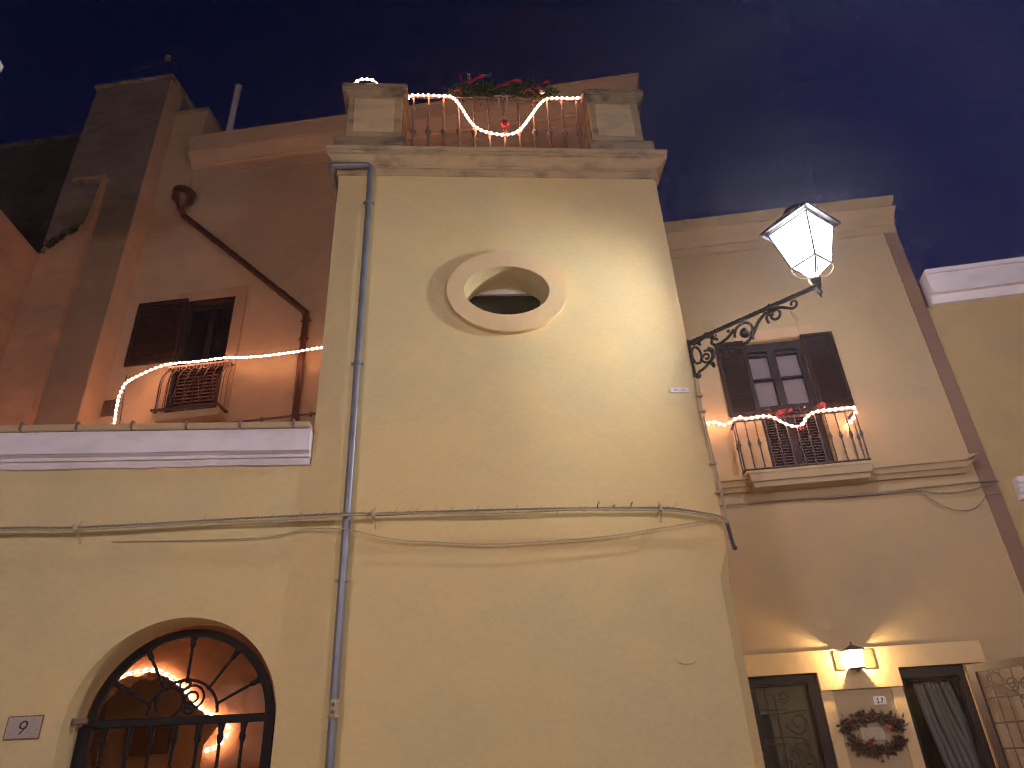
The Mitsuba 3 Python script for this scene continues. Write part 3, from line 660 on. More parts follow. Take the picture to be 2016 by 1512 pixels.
def shutter(owner, x0, x1, z0, z1, y, pitch, rails=(), st=.05, thick=.034, mat='shutter_wood', xf=MAIN, name='shutter', lbl=None, mids=0, slat_mat=None, cover=1.25, deep=.010):
    """a louvred leaf: frame, then every slat"""
    poly = sbox(x0, z0, x1, z1)
    edges = [z0] + list(rails) + [z1]
    holes = []
    for a, b in zip(edges[:-1], edges[1:]):
        holes.append((a + st * .6 if a != z0 else a + st, b - st * .6 if b != z1 else b - st))
    for a, b in holes: poly = poly.difference(sbox(x0 + st, a, x1 - st, b))
    k = add(owner, name, slab(poly, y, y + thick), mat, xf=xf, label=lbl)
    for a, b in holes:
        n = max(1, int((b - a) / pitch))
        for i in range(n):
            z = a + (i + .5) * (b - a) / n
            h = pitch * cover
            add(k, 'slat', hull([(x, yy, zz) for x in (x0 + st - .004, x1 - st + .004) for yy, zz in ((y + deep - .004, z - h * .5), (y + deep, z - h * .5), (y + thick - deep, z + h * .42), (y + thick - deep - .004, z + h * .42))]), slat_mat or mat, xf=xf)
        for m_ in range(mids):
            xm = x0 + st + (x1 - x0 - 2 * st) * (m_ + 1) / (mids + 1)
            add(k, 'rod', bx(xm - .005, xm + .005, y - .004, y + .004, a, b), mat, xf=xf)
    return k
shutter(old, -4.765, -4.005, 6.81, 7.875, -.065, .052, lbl='dark louvred shutter leaf folded open beside the upper left window')
shutter(old, -4.02, -3.32, 5.99, 6.80, .02, .052, slat_mat='slat_red', cover=.8, deep=.006, lbl='closed lower louvred shutter behind the bellied window guard')
add(old, 'frame_reveal', cat(bx(-3.315, -3.287, -.01, .3, 6.8, 7.848), bx(-4.028, -3.287, -.01, .3, 7.82, 7.848)), 'shutter_wood', xf=MAIN)
add(old, 'reveal_lining', cat(bx(-4.029, -3.985, -.012, .099, 5.99, 7.82), bx(-4.029, -3.985, .151, .4, 5.99, 7.82), bx(-4.02, -3.3, .16, .4, 7.825, 7.845)), 'dark_room', xf=MAIN)  # black boards added to stand for shade on the window reveal
# window guard
gd = thing('window_guard', 'bellied iron window guard with curled top under the upper left window', 'railing')
def gprof(x, o=0): return spline([(x, -.135, 6.66), (x, -.15, 6.60), (x, -.255, 6.40), (x, -.262, 6.2), (x, -.25, 6.0), (x, -.24, 5.935)], .02)
add(gd, 'top_rail', cat(bx(-4.02, -3.13, -.15, -.125, 6.635, 6.66, .004), bx(-4.02, -4.0, -.14, 0, 6.638, 6.657), bx(-3.15, -3.13, -.14, 0, 6.638, 6.657)), 'iron_rust', xf=MAIN)
add(gd, 'base_frame', cat(bx(-4.05, -3.11, -.275, -.235, 5.915, 5.945, .005), bx(-4.05, -4.015, -.27, 0, 5.916, 5.944, .005), bx(-3.145, -3.11, -.27, 0, 5.916, 5.944, .005)), 'iron_plum', xf=MAIN)
for i in range(8):
    xx = -4.0 + i * .122
    add(gd, 'bar', tube(gprof(xx), .007, 6), 'iron_plum', smooth=50, xf=MAIN)
for xx in (-4.02, -3.14):
    for f_ in (.35, .75):
        p_ = gprof(xx); p_[:, 1] *= f_
        add(gd, 'side_bar', tube(p_, .006, 6), 'iron_rust', smooth=50, xf=MAIN)
for i in range(9):
    xx = -3.98 + i * .103
    tt = np.linspace(0, 2 * np.pi, 18, endpoint=False)
    add(gd, 'curl', tube(np.stack([xx + .035 * np.cos(tt), np.full(18, -.145), 6.605 + .03 * np.sin(tt)], 1), .006, 6, closed=True), 'iron_rust', smooth=50, xf=MAIN)
for i in range(4):
    xx = -3.86 + i * .2
    add(gd, 'zigzag', tube([(xx, -.262, 6.36), (xx + .06, -.268, 6.0), (xx + .12, -.262, 6.36)], .0045, 6), 'iron_rust', smooth=False, xf=MAIN)
# pole, vent, conduit, pipes
po = thing('rope_pole', 'thin upright rod on the terrace holding the rope light corner', 'pole')
add(po, '', tube([(-4.41, -.40, 6.43), (-4.34, -.40, 5.7), (-4.34, -.40, 3.56)], .008, 6), 'iron_plum', xf=MAIN, single=True)
ve = thing('wall_vent', 'small brown slotted vent box low on the old house wall near the pole', 'vent')
add(ve, 'box', bx(-4.955, -4.74, -.03, 0, 6.06, 6.30, .006), 'brown_wood', xf=MAIN)
for i in range(5): add(ve, 'slot', bx(-4.94, -4.755, -.036, -.028, 6.085 + i * .042, 6.10 + i * .042), 'iron_plum', xf=MAIN)
for i in range(3): add(ve, 'rib', bx(-4.905 + i * .055, -4.897 + i * .055, -.038, -.028, 6.07, 6.29), 'iron_plum', xf=MAIN)
co = thing('wall_conduit', 'thin pipe running level along the old house just above the parapet', 'pipe')
add(co, 'pipe', tube([(-3.83, -.02, 5.757), (-1.3, -.02, 5.772)], .013, 8), 'iron_rust', smooth=50, xf=MAIN)
for xx in (-3.3, -2.62, -1.95): add(co, 'clip', bx(xx - .012, xx + .012, -.04, 0, 5.74, 5.79), 'iron_rust', xf=MAIN)
rp = thing('red_downpipe', 'dark red downpipe slanting from a hopper across the old house wall', 'drainpipe')
add(rp, 'hopper', lathe([(.0, 9.56), (.05, 9.56), (.055, 9.62), (.15, 9.78), (.165, 9.79), (.165, 9.90), (.172, 9.905), (.172, 9.93), (.158, 9.93), (.15, 9.80), (.0, 9.66)], 24, (-4.39, -.16, 0)), 'copper_paint', smooth=35, xf=MAIN)
add(rp, 'slant_pipe', tube(spline([(-4.39, -.15, 9.62), (-4.375, -.10, 9.53), (-4.31, -.07, 9.46), (-3.8, -.07, 8.97), (-2.27, -.07, 7.48), (-2.17, -.07, 7.37), (-2.14, -.07, 7.25)], .03), .047, 12), 'copper_paint', smooth=50, xf=MAIN)
add(rp, 'upright_pipe', tube([(-2.14, -.07, 7.27), (-2.14, -.07, 3.6)], .045, 14), 'copper_paint', smooth=50, xf=MAIN)
for p, q in (((-2.14, -.07, 6.92), (0, 0, 1)), ((-2.14, -.07, 7.22), (0, 0, 1)), ((-2.55, -.07, 7.755), (.72, 0, -.7)), ((-3.75, -.07, 8.92), (.72, 0, -.7))):
    p, q = np.array(p), np.array(q, float)
    add(rp, 'band', cat(tube([p - q * .014, p + q * .014], .054, 12), bx(p[0] - .075, p[0] + .075, -.075, -.055, p[2] - .008, p[2] + .008)), 'copper_paint', smooth=40, xf=MAIN)
rpp = thing('roof_pipe', 'pale vent pipe standing on the roof edge left of the tower', 'pipe')
add(rpp, 'tube', tube([(-4.16, .3, 10.9), (-4.15, .3, 12.95)], .058, 14), 'roof_white', smooth=50, xf=MAIN)
add(rpp, 'rim', lathe([(.05, 12.93), (.066, 12.93), (.066, 12.98), (.05, 12.98)], 14, (-4.15, .3, 0)), 'roof_white', xf=MAIN)
# chimney masses
ch1 = thing('chimney_stack', 'broad grey unrendered chimney stack rising at the left of the old house', 'chimney')
add(ch1, 'shaft', roughen(bx(-6.40, -5.005, -.37, .33, 9.05, 12.55), .012, 2, 2, .4), 'plaster_grey', smooth=30, xf=MAIN)
add(ch1, 'plastered_foot', bx(-6.40, -5.005, -.368, .33, 3.5, 9.05), 'plaster_shaded', xf=MAIN)
add(ch1, 'side_render', bx(-5.004, -4.99, -.36, .0, 3.5, 12.53), 'plaster_house', xf=MAIN)
add(ch1, 'cap', roughen(bx(-6.44, -4.955, -.41, .37, 12.552, 12.62, .01), .008, 3, 2, .3), 'stone_cap', smooth=30, xf=MAIN)
ch2 = thing('chimney_pier', 'lower brown pier with a thin cap beside the grey chimney stack', 'chimney')
add(ch2, 'shaft', roughen(bx(-4.985, -4.40, -.05, .55, 9.75, 11.97), .008, 3, 5, .3), 'plaster_house', smooth=30, xf=MAIN)
add(ch2, 'foot', hull([(x, y, z) for z, p in ((9.2, .002), (9.75, .05)) for x in (-4.985, -4.40) for y in (-p, .05)]), 'plaster_house', xf=MAIN)
add(ch2, 'cap', bx(-5.02, -4.37, -.085, .59, 11.972, 12.03, .008), 'stone_cap', xf=MAIN)
an = thing('tv_antenna', 'thin television aerial on a mast above the grey chimney stack', 'antenna')
add(an, 'mast', tube([(-5.29, .0, 12.5), (-5.37, .0, 14.1)], .013, 6), 'iron_plum', xf=MAIN)
b0, b1 = np.array([-6.14, .0, 13.5]), np.array([-5.33, .0, 13.62])
add(an, 'boom', tube([b0, b1], .010, 6), 'iron_plum', xf=MAIN)
for i in range(9):
    c_ = b0 + (b1 - b0) * (i / 8.5)
    l = .07 + .05 * i / 8
    add(an, 'element', tube([c_ + [-.02, -l, -l * .6], c_ + [.02, l, l * .6]], .005, 5), 'silver', xf=MAIN)
add(an, 'reflector', tube([(-5.72, 0, 14.28), (-5.38, 0, 13.7)], .008, 5), 'iron_plum', xf=MAIN)
add(an, 'junction_box', bx(-5.56, -5.46, -.03, .03, 13.62, 13.76, .01), 'cable_cream', xf=MAIN)
add(an, 'brace', cat(tube([(-5.75, 0, 13.1), (-5.33, 0, 12.75)], .008, 5), tube([(-5.6, .1, 12.6), (-5.66, 0, 13.1)], .006, 5)), 'iron_plum', xf=MAIN)

# house on the left edge: orange lit wall with a broken top
lw = thing('left_house', 'orange lit plain house wall with a ragged broken top at the left edge', 'house')
rg = random.Random(8)
top = [(-6.32, 8.72)]
xx = -6.32
while xx < -5.74:
    xx += rg.uniform(.04, .09); top.append((min(xx, -5.73), 8.75 + .45 * (xx + 6.32) / .6 + rg.uniform(-.10, .10)))
poly = Polygon([(-6.32, 3.5)] + top + [(-5.70, 9.35), (-5.67, 9.8), (-5.655, 10.15), (-5.60, 10.15), (-5.60, 3.5)])
add(lw, 'end_wall', slab(poly, -.46, -.335), 'plaster_orange', xf=MAIN)
sw = slab(Polygon([(.46, 3.5), (.46, 8.72), (.9, 8.80), (1.3, 8.88), (2.2, 9.0), (3.0, 9.1), (3.0, 3.5)]), 0, .35); sv = np.array(sw.vertices)
add(lw, 'side_wall', trimesh.Trimesh(np.stack([-6.31 - sv[:, 1], -sv[:, 0], sv[:, 2]], 1), np.array(sw.faces)[:, ::-1], process=False), 'plaster_orange', xf=MAIN)
add(lw, 'capstone', roughen(bx(-6.14, -5.57, -.50, .2, 10.152, 10.22, .01), .01, 4, 3, .15), 'stone_cap', smooth=30, xf=MAIN)
add(lw, 'weeds', sprigs(12, [((-6.28 + .09 * i, -.42, 8.80 + .065 * i), (.09, .08, .09)) for i in range(6)], 70, .09, .012), 'plant_dark', xf=MAIN, kind='stuff')
bk = thing('back_house', 'dark unlit house wall rising behind the ragged wall at far left', 'house')
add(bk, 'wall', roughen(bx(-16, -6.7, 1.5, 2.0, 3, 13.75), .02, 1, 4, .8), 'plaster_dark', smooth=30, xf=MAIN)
add(bk, 'coping', bx(-16, -6.68, 1.45, 2.05, 13.752, 13.83), 'stone_cap', xf=MAIN)
cn = thing('canopy', 'corner of a pale square canopy poking in at the upper left edge', 'canopy')
cc = np.array([-4.185, -1.405])
e1, e2 = np.array([-.62, -.78]), np.array([-.80, .60])
cpts = [cc + e1 * .05, cc + e2 * .05, cc + e1 * .9, cc + e2 * .9, cc + (e1 + e2) * .9]
add(cn, 'panel', hull([(q[0], q[1], z) for q in cpts for z in (7.53, 7.60)]), 'roof_white')
add(cn, 'arm', tube([(cc[0] + (e1 + e2)[0] * .45, cc[1] + (e1 + e2)[1] * .45, 7.62), (-6.4, .3, 7.62)], .03, 8), 'iron_plum')

# ================================================================== house to the right of the tower
rh = thing('right_house', 'pale plastered house right of the tower with a small balcony and two street doors', 'house')
bdoor = sbox(3.66, 4.40, 4.375, 6.16)
dl, dr_ = sbox(2.86, -.1, 3.60, 2.285), sbox(4.373, -.1, 4.995, 2.285)
add(rh, 'wall', slab(sbox(2.0, 0, 5.95, 7.62).difference(bdoor).difference(dl).difference(dr_), .001, .32), 'plaster_pale', xf=MAIN)
add(rh, 'corner_strip', bx(5.79, 5.952, -.012, .3, 0, 7.60), 'plaster_mauve', xf=MAIN)
add(rh, 'end_wall', bx(5.65, 5.95, .32, 4, 0, 7.62), 'plaster_pale', xf=MAIN)
c = [layer(2.94, 5.95, .4, 7.60, .015, 7.72, .02, (0, .012)), layer(2.94, 5.95, .4, 7.72, .04, 7.80, .06, (0, .03)), layer(2.94, 5.95, .4, 7.80, .06, 7.95, .13, (0, .06)), layer(2.94, 5.95, .4, 7.952, .14, 8.12, .15, (0, .08))]
add(rh, 'cornice', cat([roughen(m, .005, 3, i + 30, .2) for i, m in enumerate(c)]), 'plaster_pale', smooth=30, xf=MAIN)
add(rh, 'attic', bx(2.94, 5.9, .3, .7, 8.12, 8.52, .01), 'plaster_pale', xf=MAIN)
add(rh, 'window_surround', slab(sbox(3.56, 6.17, 4.55, 6.31), -.012, 0.0), 'plaster_house', xf=MAIN)
led = [layer(2.6, 5.66, .05, 4.20, .05, 4.25, .08, (0, .05)), layer(2.6, 5.66, .05, 4.25, .10, 4.31, .13, (0, .10)), layer(2.6, 5.66, .05, 4.312, .15, 4.37, .15, (0, .14))]
add(rh, 'ledge', cat([roughen(m, .004, 4, i + 40, .12) for i, m in enumerate(led)]), 'plaster_pale', smooth=30, xf=MAIN)
bs = [layer(3.37, 4.60, .02, 4.19, .20, 4.245, .215, (.0, .015)), layer(3.37, 4.60, .02, 4.247, .235, 4.33, .25, (.03, .04)), layer(3.37, 4.60, .02, 4.332, .255, 4.365, .255, (.045, .045))]
add(rh, 'balcony_slab', cat([roughen(m, .003, 4, i + 50, .1) for i, m in enumerate(bs)]), 'plaster_pale', smooth=30, xf=MAIN)
# balcony door
bd = numbered(rh + '__balcony_door')
fr_ = sbox(3.66, 4.40, 4.375, 6.16)
for x0, x1 in ((3.70, 3.94), (4.035, 4.30)):
    for z0, z1 in ((5.28, 5.645), (5.665, 5.985), (6.01, 6.05)): fr_ = fr_.difference(sbox(x0, z0, x1, z1))
    fr_ = fr_.difference(sbox(x0, 4.50, x1, 5.20))
scene[bd] = mikit.ply(slab(fr_, .07, .12).apply_transform(MAIN), 'door_wood')
labels[bd] = {'label': 'dark double balcony door with tall panes above louvres'}
for x0, x1 in ((3.70, 3.94), (4.035, 4.30)):
    for z0, z1 in ((5.28, 5.645), (5.665, 5.985), (6.01, 6.05)): add(bd, 'pane', sheet(x0 - .01, x1 + .01, z0 - .005, z1 + .005, .093), 'glass', xf=MAIN)
    add(bd, 'louvre_back', bx(x0, x1, .12, .124, 4.5, 5.2), 'dark_room', xf=MAIN)
    n = 20
    for i in range(n):
        z = 4.50 + (i + .5) * .70 / n
        add(bd, 'slat', hull([(x, yy, zz) for x in (x0 - .003, x1 + .003) for yy, zz in ((.074, z - .010), (.078, z - .011), (.105, z + .010), (.109, z + .009))]), 'slat_mauve', xf=MAIN)
add(bd, 'blind', bx(3.67, 4.365, .15, .155, 5.2, 6.1), 'blind_cloth', xf=MAIN)
shutter(rh, 3.305, 3.655, 5.14, 6.165, -.05, .045, (), .04, lbl='left louvred balcony shutter folded against the wall')
shutter(rh, 4.352, 4.735, 5.14, 6.165, -.05, .045, (), .04, lbl='right louvred balcony shutter folded against the wall')
add(rh, 'dark_room', room(3.3, 4.7, .33, 1.4, 4.3, 6.3), 'dark_room', xf=MAIN)
br = thing('balcony_railing', 'iron railing of slim balusters round the small balcony right of the tower', 'railing')
add(br, 'handrail', cat(bx(3.285, 4.655, -.235, -.205, 4.985, 5.0, .003), bx(3.285, 3.31, -.22, 0, 4.986, 4.999), bx(4.63, 4.655, -.22, 0, 4.986, 4.999)), 'iron_plum', xf=MAIN)
add(br, 'bottom_rail', cat(bx(3.285, 4.655, -.235, -.205, 4.385, 4.40, .003), bx(3.285, 3.31, -.22, 0, 4.386, 4.399), bx(4.63, 4.655, -.22, 0, 4.386, 4.399)), 'iron_plum', xf=MAIN)
bp = [(0, 4.395), (.0085, 4.395), (.0085, 4.66), (.012, 4.67), (.021, 4.70), (.012, 4.73), (.016, 4.74), (.007, 4.75), (.006, 4.95), (.010, 4.985), (0, 4.985)]
for i in range(13): add(br, 'baluster', lathe(bp, 8, (3.298 + i * .1119, -.22, 0)), 'iron_plum', smooth=40, xf=MAIN)
for xx in (3.298, 4.642):
    for yy in (-.11,): add(br, 'baluster', lathe(bp, 8, (xx, yy, 0)), 'iron_plum', smooth=40, xf=MAIN)
bg = thing('balcony_garland', 'small sprig garland with red bows on the balcony handrail', 'garland')
add(bg, 'foliage', sprigs(6, [((3.62 + i * .09, -.23, 5.03 + .02 * math.sin(i * 2)), (.09, .05, .05)) for i in range(8)], 45, .05, .006), 'leaf_brown', xf=MAIN, kind='stuff')
for pts, wd in (([(3.76, -.26, 5.0), (3.82, -.29, 5.03), (3.88, -.26, 5.045)], .05), ([(3.72, -.26, 5.05), (3.70, -.28, 5.08), (3.66, -.26, 5.09)], .03), ([(3.90, -.26, 5.03), (3.95, -.28, 5.06)], .04), ([(4.24, -.26, 5.05), (4.29, -.29, 5.08), (4.33, -.26, 5.06)], .05), ([(3.96, -.27, 4.84), (3.99, -.29, 4.80), (4.03, -.27, 4.82)], .03)):
    add(bg, 'bow', ribbon(pts, wd, (0, .3, 1), twist=.8), 'ribbon_red', smooth=40, xf=MAIN)
add(bg, 'bauble', ball(.014, (4.10, -.25, 5.08)), 'silver', smooth=True, xf=MAIN)
# cables on the right house
c1 = thing('wall_cable', 'wire stapled level under the ledge of the right house', 'cable')
add(c1, '', tube(spline([(2.7, -.03, 4.07), (3.047, -.03, 4.066), (3.648, -.03, 4.069), (4.092, -.03, 4.064), (4.641, -.03, 4.062), (5.11, -.03, 4.075), (5.543, -.03, 4.085), (5.95, -.03, 4.09)], .03), .0085, 7), 'cable_grey', smooth=50, xf=MAIN, single=True)
c2 = thing('looped_cable', 'second wire dipping in a shallow loop toward the corner strip of the right house', 'cable')
add(c2, '', tube(spline([(4.09, -.045, 4.05), (4.597, -.045, 4.047), (5.052, -.045, 4.05), (5.302, -.045, 3.999), (5.567, -.045, 3.992), (5.80, -.045, 4.03), (5.96, -.045, 4.07)], .03), .0075, 7), 'cable_grey', smooth=50, xf=MAIN, single=True)
c3 = thing('drooping_cable', 'third thin wire drooping lowest beside the corner strip of the right house', 'cable')
add(c3, '', tube(spline([(5.106, -.04, 4.055), (5.2, -.04, 3.95), (5.33, -.04, 3.84), (5.496, -.04, 3.782), (5.62, -.04, 3.80), (5.72, -.04, 3.87), (5.79, -.04, 3.93), (5.94, -.04, 3.94)], .03), .005, 7), 'cable_grey', smooth=50, xf=MAIN, single=True)
# lintel and door jambs
lint = union_all([sbox(2.6, 2.285, 5.20, 2.485), sbox(3.60, 2.118, 4.373, 2.29)])
add(rh, 'lintel', slab(lint, -.04, 0), 'plaster_ring', xf=MAIN, label='pinkish plaster lintel band over the two doors')
add(rh, 'door_jamb', bx(3.60, 3.71, -.012, 0, 0, 2.117), 'plaster_ring', xf=MAIN)
add(rh, 'door_jamb', bx(4.265, 4.373, -.012, 0, 0, 2.117), 'plaster_ring', xf=MAIN)
add(rh, 'entry_room', cat(bx(2.0, 5.9, 2.2, 2.23, 0, 3), bx(2.0, 5.9, .3, 2.2, 2.6, 2.63), bx(3.95, 4.0, .33, 2.2, 0, 2.6)), 'brown_wood', xf=MAIN)
# left door
d1 = numbered(rh + '__street_door')
scene[d1] = mikit.ply(cat(slab(sbox(2.86, 0, 3.595, 2.28).difference(sbox(2.99, 0, 3.50, 2.19)), .02, .08), slab(sbox(2.90, 0, 3.57, 2.262).difference(sbox(2.97, 0, 3.52, 2.21)), .008, .02)).apply_transform(MAIN), 'door_wood')
labels[d1] = {'label': 'dark framed street door with a scrolled iron grille beside the tower'}
D1 = pl((0, .075, 0), (1, 0, 0), (0, 0, 1))
def seg(plane, a, b, r): return tube(inpl(plane, [a, b]), r, 6)
gl_ = [seg(D1, (3.09, 1.2), (3.09, 2.19), .006), seg(D1, (3.17, 1.2), (3.17, 2.12), .006), seg(D1, (2.99, 1.98), (3.26, 1.98), .006), seg(D1, (2.99, 1.94), (3.26, 1.94), .006), seg(D1, (2.99, 1.73), (3.30, 1.73), .006), seg(D1, (2.99, 1.68), (3.22, 1.68), .006), seg(D1, (3.25, 1.95), (3.45, 1.96), .006)]
for m_ in gl_: add(d1, 'grille_bar', m_.apply_transform(MAIN), 'iron_black')
for c_, r0, r1, a0, tn in (((3.35, 1.85), .11, .03, 180, 1.3), ((3.33, 1.63), .10, .02, 130, -1.6), ((3.27, 1.58), .06, .02, 20, 1.5), ((3.38, 1.52), .09, .02, 170, 1.4), ((3.18, 1.50), .07, .02, 0, -1.4), ((3.10, 1.45), .06, .015, 90, 1.4), ((3.26, 2.09), .06, .015, 200, 1.4)):
    add(d1, 'grille_scroll', tube(spiral(c_, r0, r1, math.radians(a0), tn, D1, 40), .0055, 6).apply_transform(MAIN), 'iron_black', smooth=50)
add(d1, 'glass_sheet', sheet(2.99, 3.50, .0, 2.19, .116), 'glass', xf=MAIN)
add(d1, 'back_panel', bx(2.9, 3.6, .30, .31, 0, 2.25), 'dim_panel', xf=MAIN)
# right door
d2 = numbered(rh + '__street_door')
scene[d2] = mikit.ply(cat(slab(sbox(4.373, 0, 4.995, 2.28).difference(sbox(4.405, 0, 4.945, 2.19)), .02, .09), slab(sbox(4.40, 0, 4.98, 2.24).difference(sbox(4.42, 0, 4.93, 2.165)), .09, .14)).apply_transform(MAIN), 'door_wood')
labels[d2] = {'label': 'dark door frame standing open under the lintel with its grille leaf swung out'}
cu = []
for k_ in range(7):
    x0 = 4.60 + k_ * .048
    pts = [(x0 - .02 + .0 * k_, .20 + .02 * math.sin(k_ * 2.1), 2.15), (x0 + .01 + .02 * k_ * .3, .21 + .02 * math.sin(k_ * 2.1), 1.8), (x0 + .06 + .012 * k_, .22, 1.45), (x0 + .12, .22, 1.0), (x0 + .12, .22, .2)]
    pts = [(min(p[0], 4.93), p[1], p[2]) for p in pts]
    cu.append(tube(spline(pts, .05), .03, 8))
add(d2, 'curtain', cat(cu), 'lace', smooth=50, xf=MAIN, label='pale curtain drawn to the right inside the open door')
# open grille leaf
hx, hy = 5.0, -.05
ld = np.array([.304, -.469]); ld /= np.linalg.norm(ld)
LP = pl((hx, hy, 0), (ld[0], ld[1], 0), (0, 0, 1))
gf = thing('grille_leaf', 'iron grille door leaf with scrolls swung open at the lower right corner', 'gate')
nrm = np.array([ld[1], -ld[0], 0])
def lbox(s0, s1, z0, z1, t=.018):
    return hull([LP[0] + LP[1] * s + np.array([0, 0, z]) + nrm * y for s in (s0, s1) for z in (z0, z1) for y in (-t, t)])
add(gf, 'frame', cat(lbox(0, .075, .1, 2.265), lbox(.075, .75, 2.195, 2.265), lbox(.69, .75, .1, 2.195), lbox(.075, .69, .1, .17)), 'iron_plum', xf=MAIN)
for z in (2.06, 1.96, 1.75, 1.54, 1.30): add(gf, 'rung', seg(LP, (.06, z), (.70, z), .0065), 'iron_plum', xf=MAIN)
for s_ in (.19, .29, .40, .52, .62): add(gf, 'rod', seg(LP, (s_, .15), (s_, 2.2), .0055), 'iron_plum', xf=MAIN)
for c_, r0, r1, a0, tn in (((.175, 2.13), .03, .012, 90, 1.4), ((.37, 2.06), .07, .018, 200, 1.6), ((.50, 2.05), .06, .018, -20, -1.6), ((.45, 1.62), .075, .018, 170, -1.6), ((.36, 1.52), .07, .02, 20, 1.5), ((.42, 1.40), .10, .02, 150, 1.7), ((.55, 1.75), .16, .08, 160, .7)):
    add(gf, 'scroll', tube(spiral(c_, r0, r1, math.radians(a0), tn, LP, 44), .0065, 6), 'iron_plum', smooth=50, xf=MAIN)
add(gf, 'scroll', tube(spline(inpl(LP, [(.15, 2.15), (.24, 2.17), (.31, 2.10), (.38, 1.98), (.47, 1.90), (.58, 1.86)]), .02), .0075, 6), 'iron_plum', smooth=50, xf=MAIN)
# wreath
wr = thing('door_wreath', 'wreath of dark dried leaves round a small paper verse between the two doors', 'wreath')
up_ = [((3.99 + .235 * math.cos(a), -.035, 1.775 + .085 * math.sin(a)), (.055, .03, .05)) for a in np.linspace(math.radians(-5), math.radians(185), 10)]
dn_ = [((3.995 + .21 * math.cos(a), -.035, 1.665 + .085 * math.sin(a)), (.055, .03, .045)) for a in np.linspace(math.radians(190), math.radians(350), 8)]
add(wr, 'upper_leaves', sprigs(31, up_, 46, .06, .014), 'leaf_brown', xf=MAIN, kind='stuff')
add(wr, 'lower_leaves', sprigs(32, dn_, 50, .06, .014), 'leaf_plum', xf=MAIN, kind='stuff')
add(wr, 'red_leaves', sprigs(33, [((3.80, -.05, 1.83), (.05, .02, .03)), ((3.95, -.05, 1.86), (.07, .02, .02)), ((3.94, -.05, 1.63), (.05, .02, .03))], 16, .06, .013), 'ribbon_dark', xf=MAIN, kind='stuff')
add(wr, 'bauble', ball(.026, (4.135, -.06, 1.765)), 'glass_red', smooth=True, xf=MAIN)
pv = add(wr, 'verse_card', bx(3.88, 4.09, -.014, -.004, 1.665, 1.775, .002), 'paper', xf=MAIN)
for i in range(5): add(pv, 'line', bx(3.90, 4.07 - .012 * (i % 3), -.0156, -.0138, 1.752 - i * .018, 1.756 - i * .018), 'ink_grey', xf=MAIN)
add(wr, 'pendant', cat(tube([(4.0, -.03, 1.60), (4.005, -.03, 1.50)], .003, 5), ball(.012, (4.005, -.03, 1.49))), 'leaf_plum', xf=MAIN)
# wall lamp over the doors
wl = thing('wall_lamp', 'lit lantern lamp on the lintel over the doors, with added plates as lit patches', 'wall lamp')
LX, LZ0, LZ1 = 3.965, 2.30, 2.455
def frustum(w0, w1, z0, z1, y0, y1a, y1b): return None
a_ = [(LX - .060, LZ0), (LX + .060, LZ0), (LX + .078, LZ1), (LX - .078, LZ1)]
yf0, yf1, yb = -.165, -.185, -.055
front = trimesh.Trimesh([(a_[0][0], yf0, LZ0), (a_[1][0], yf0, LZ0), (a_[2][0], yf1, LZ1), (a_[3][0], yf1, LZ1)], [(0, 1, 2), (0, 2, 3)], process=False)
lside = trimesh.Trimesh([(a_[0][0], yf0, LZ0), (a_[3][0], yf1, LZ1), (a_[3][0], yb, LZ1), (a_[0][0], yb, LZ0)], [(0, 1, 2), (0, 2, 3)], process=False)
rside = trimesh.Trimesh([(a_[1][0], yf0, LZ0), (a_[2][0], yf1, LZ1), (a_[2][0], yb, LZ1), (a_[1][0], yb, LZ0)], [(0, 2, 1), (0, 3, 2)], process=False)
add(wl, 'front_pane', front, 'pale_glass', xf=MAIN, emit=np.array([1, .8, .55]) * 5, weight=.05)
add(wl, 'side_pane', lside, 'pale_glass', xf=MAIN, emit=SCONCE * 2, weight=.05)
add(wl, 'side_pane', rside, 'pale_glass', xf=MAIN, emit=SCONCE * 2, weight=.05)
add(wl, 'bulb', lathe([(0, 2.412), (.011, 2.42), (.013, 2.432), (.007, 2.45), (0, 2.452)], 12, (LX, -.115, 0)), 'lamp_glass', smooth=50, xf=MAIN, emit=SCONCE * 12, weight=.05)
wq = MAIN @ np.array([LX, -.115, 2.40, 1.0])     # the filament hangs at the tip of the bulb
for i in range(6):
    wp = wq[:3] + np.array([.013 * math.cos(i * 1.05), .010 * math.sin(i * 1.05), .012 * math.sin(i * 2.1)])
    scene['wall_lamp_filament_%d' % i] = {'type': 'point', 'position': [float(v) for v in wp], 'intensity': {'type': 'rgb', 'value': (SCONCE * .60).tolist()}, 'sampling_weight': .5}
add(wl, 'roof', cat(bx(LX - .09, LX + .09, -.20, -.045, LZ1 + .001, LZ1 + .012, .003), hull([(LX + sx * .08, y, LZ1 + .013) for sx in (-1, 1) for y in (-.19, -.05)] + [(LX, -.12, LZ1 + .06)]), ball(.012, (LX, -.12, LZ1 + .07))), 'iron_plum', xf=MAIN)
add(wl, 'base', cat(bx(LX - .066, LX + .066, -.172, -.045, LZ0 - .012, LZ0 - .001, .003), lathe([(0, LZ0 - .04), (.012, LZ0 - .035), (.02, LZ0 - .013), (0, LZ0 - .012)], 12, (LX, -.12, 0))), 'iron_plum', xf=MAIN)
for q in (a_[0], a_[1]):
    s_ = 1 if q[0] > LX else -1
    add(wl, 'corner_bar', tube([(q[0], yf0, LZ0), (LX + s_ * .078, yf1, LZ1)], .004, 6), 'iron_plum', xf=MAIN)
add(wl, 'mount', bx(LX - .04, LX + .04, -.056, -.04, LZ0, LZ1), 'iron_plum', xf=MAIN)
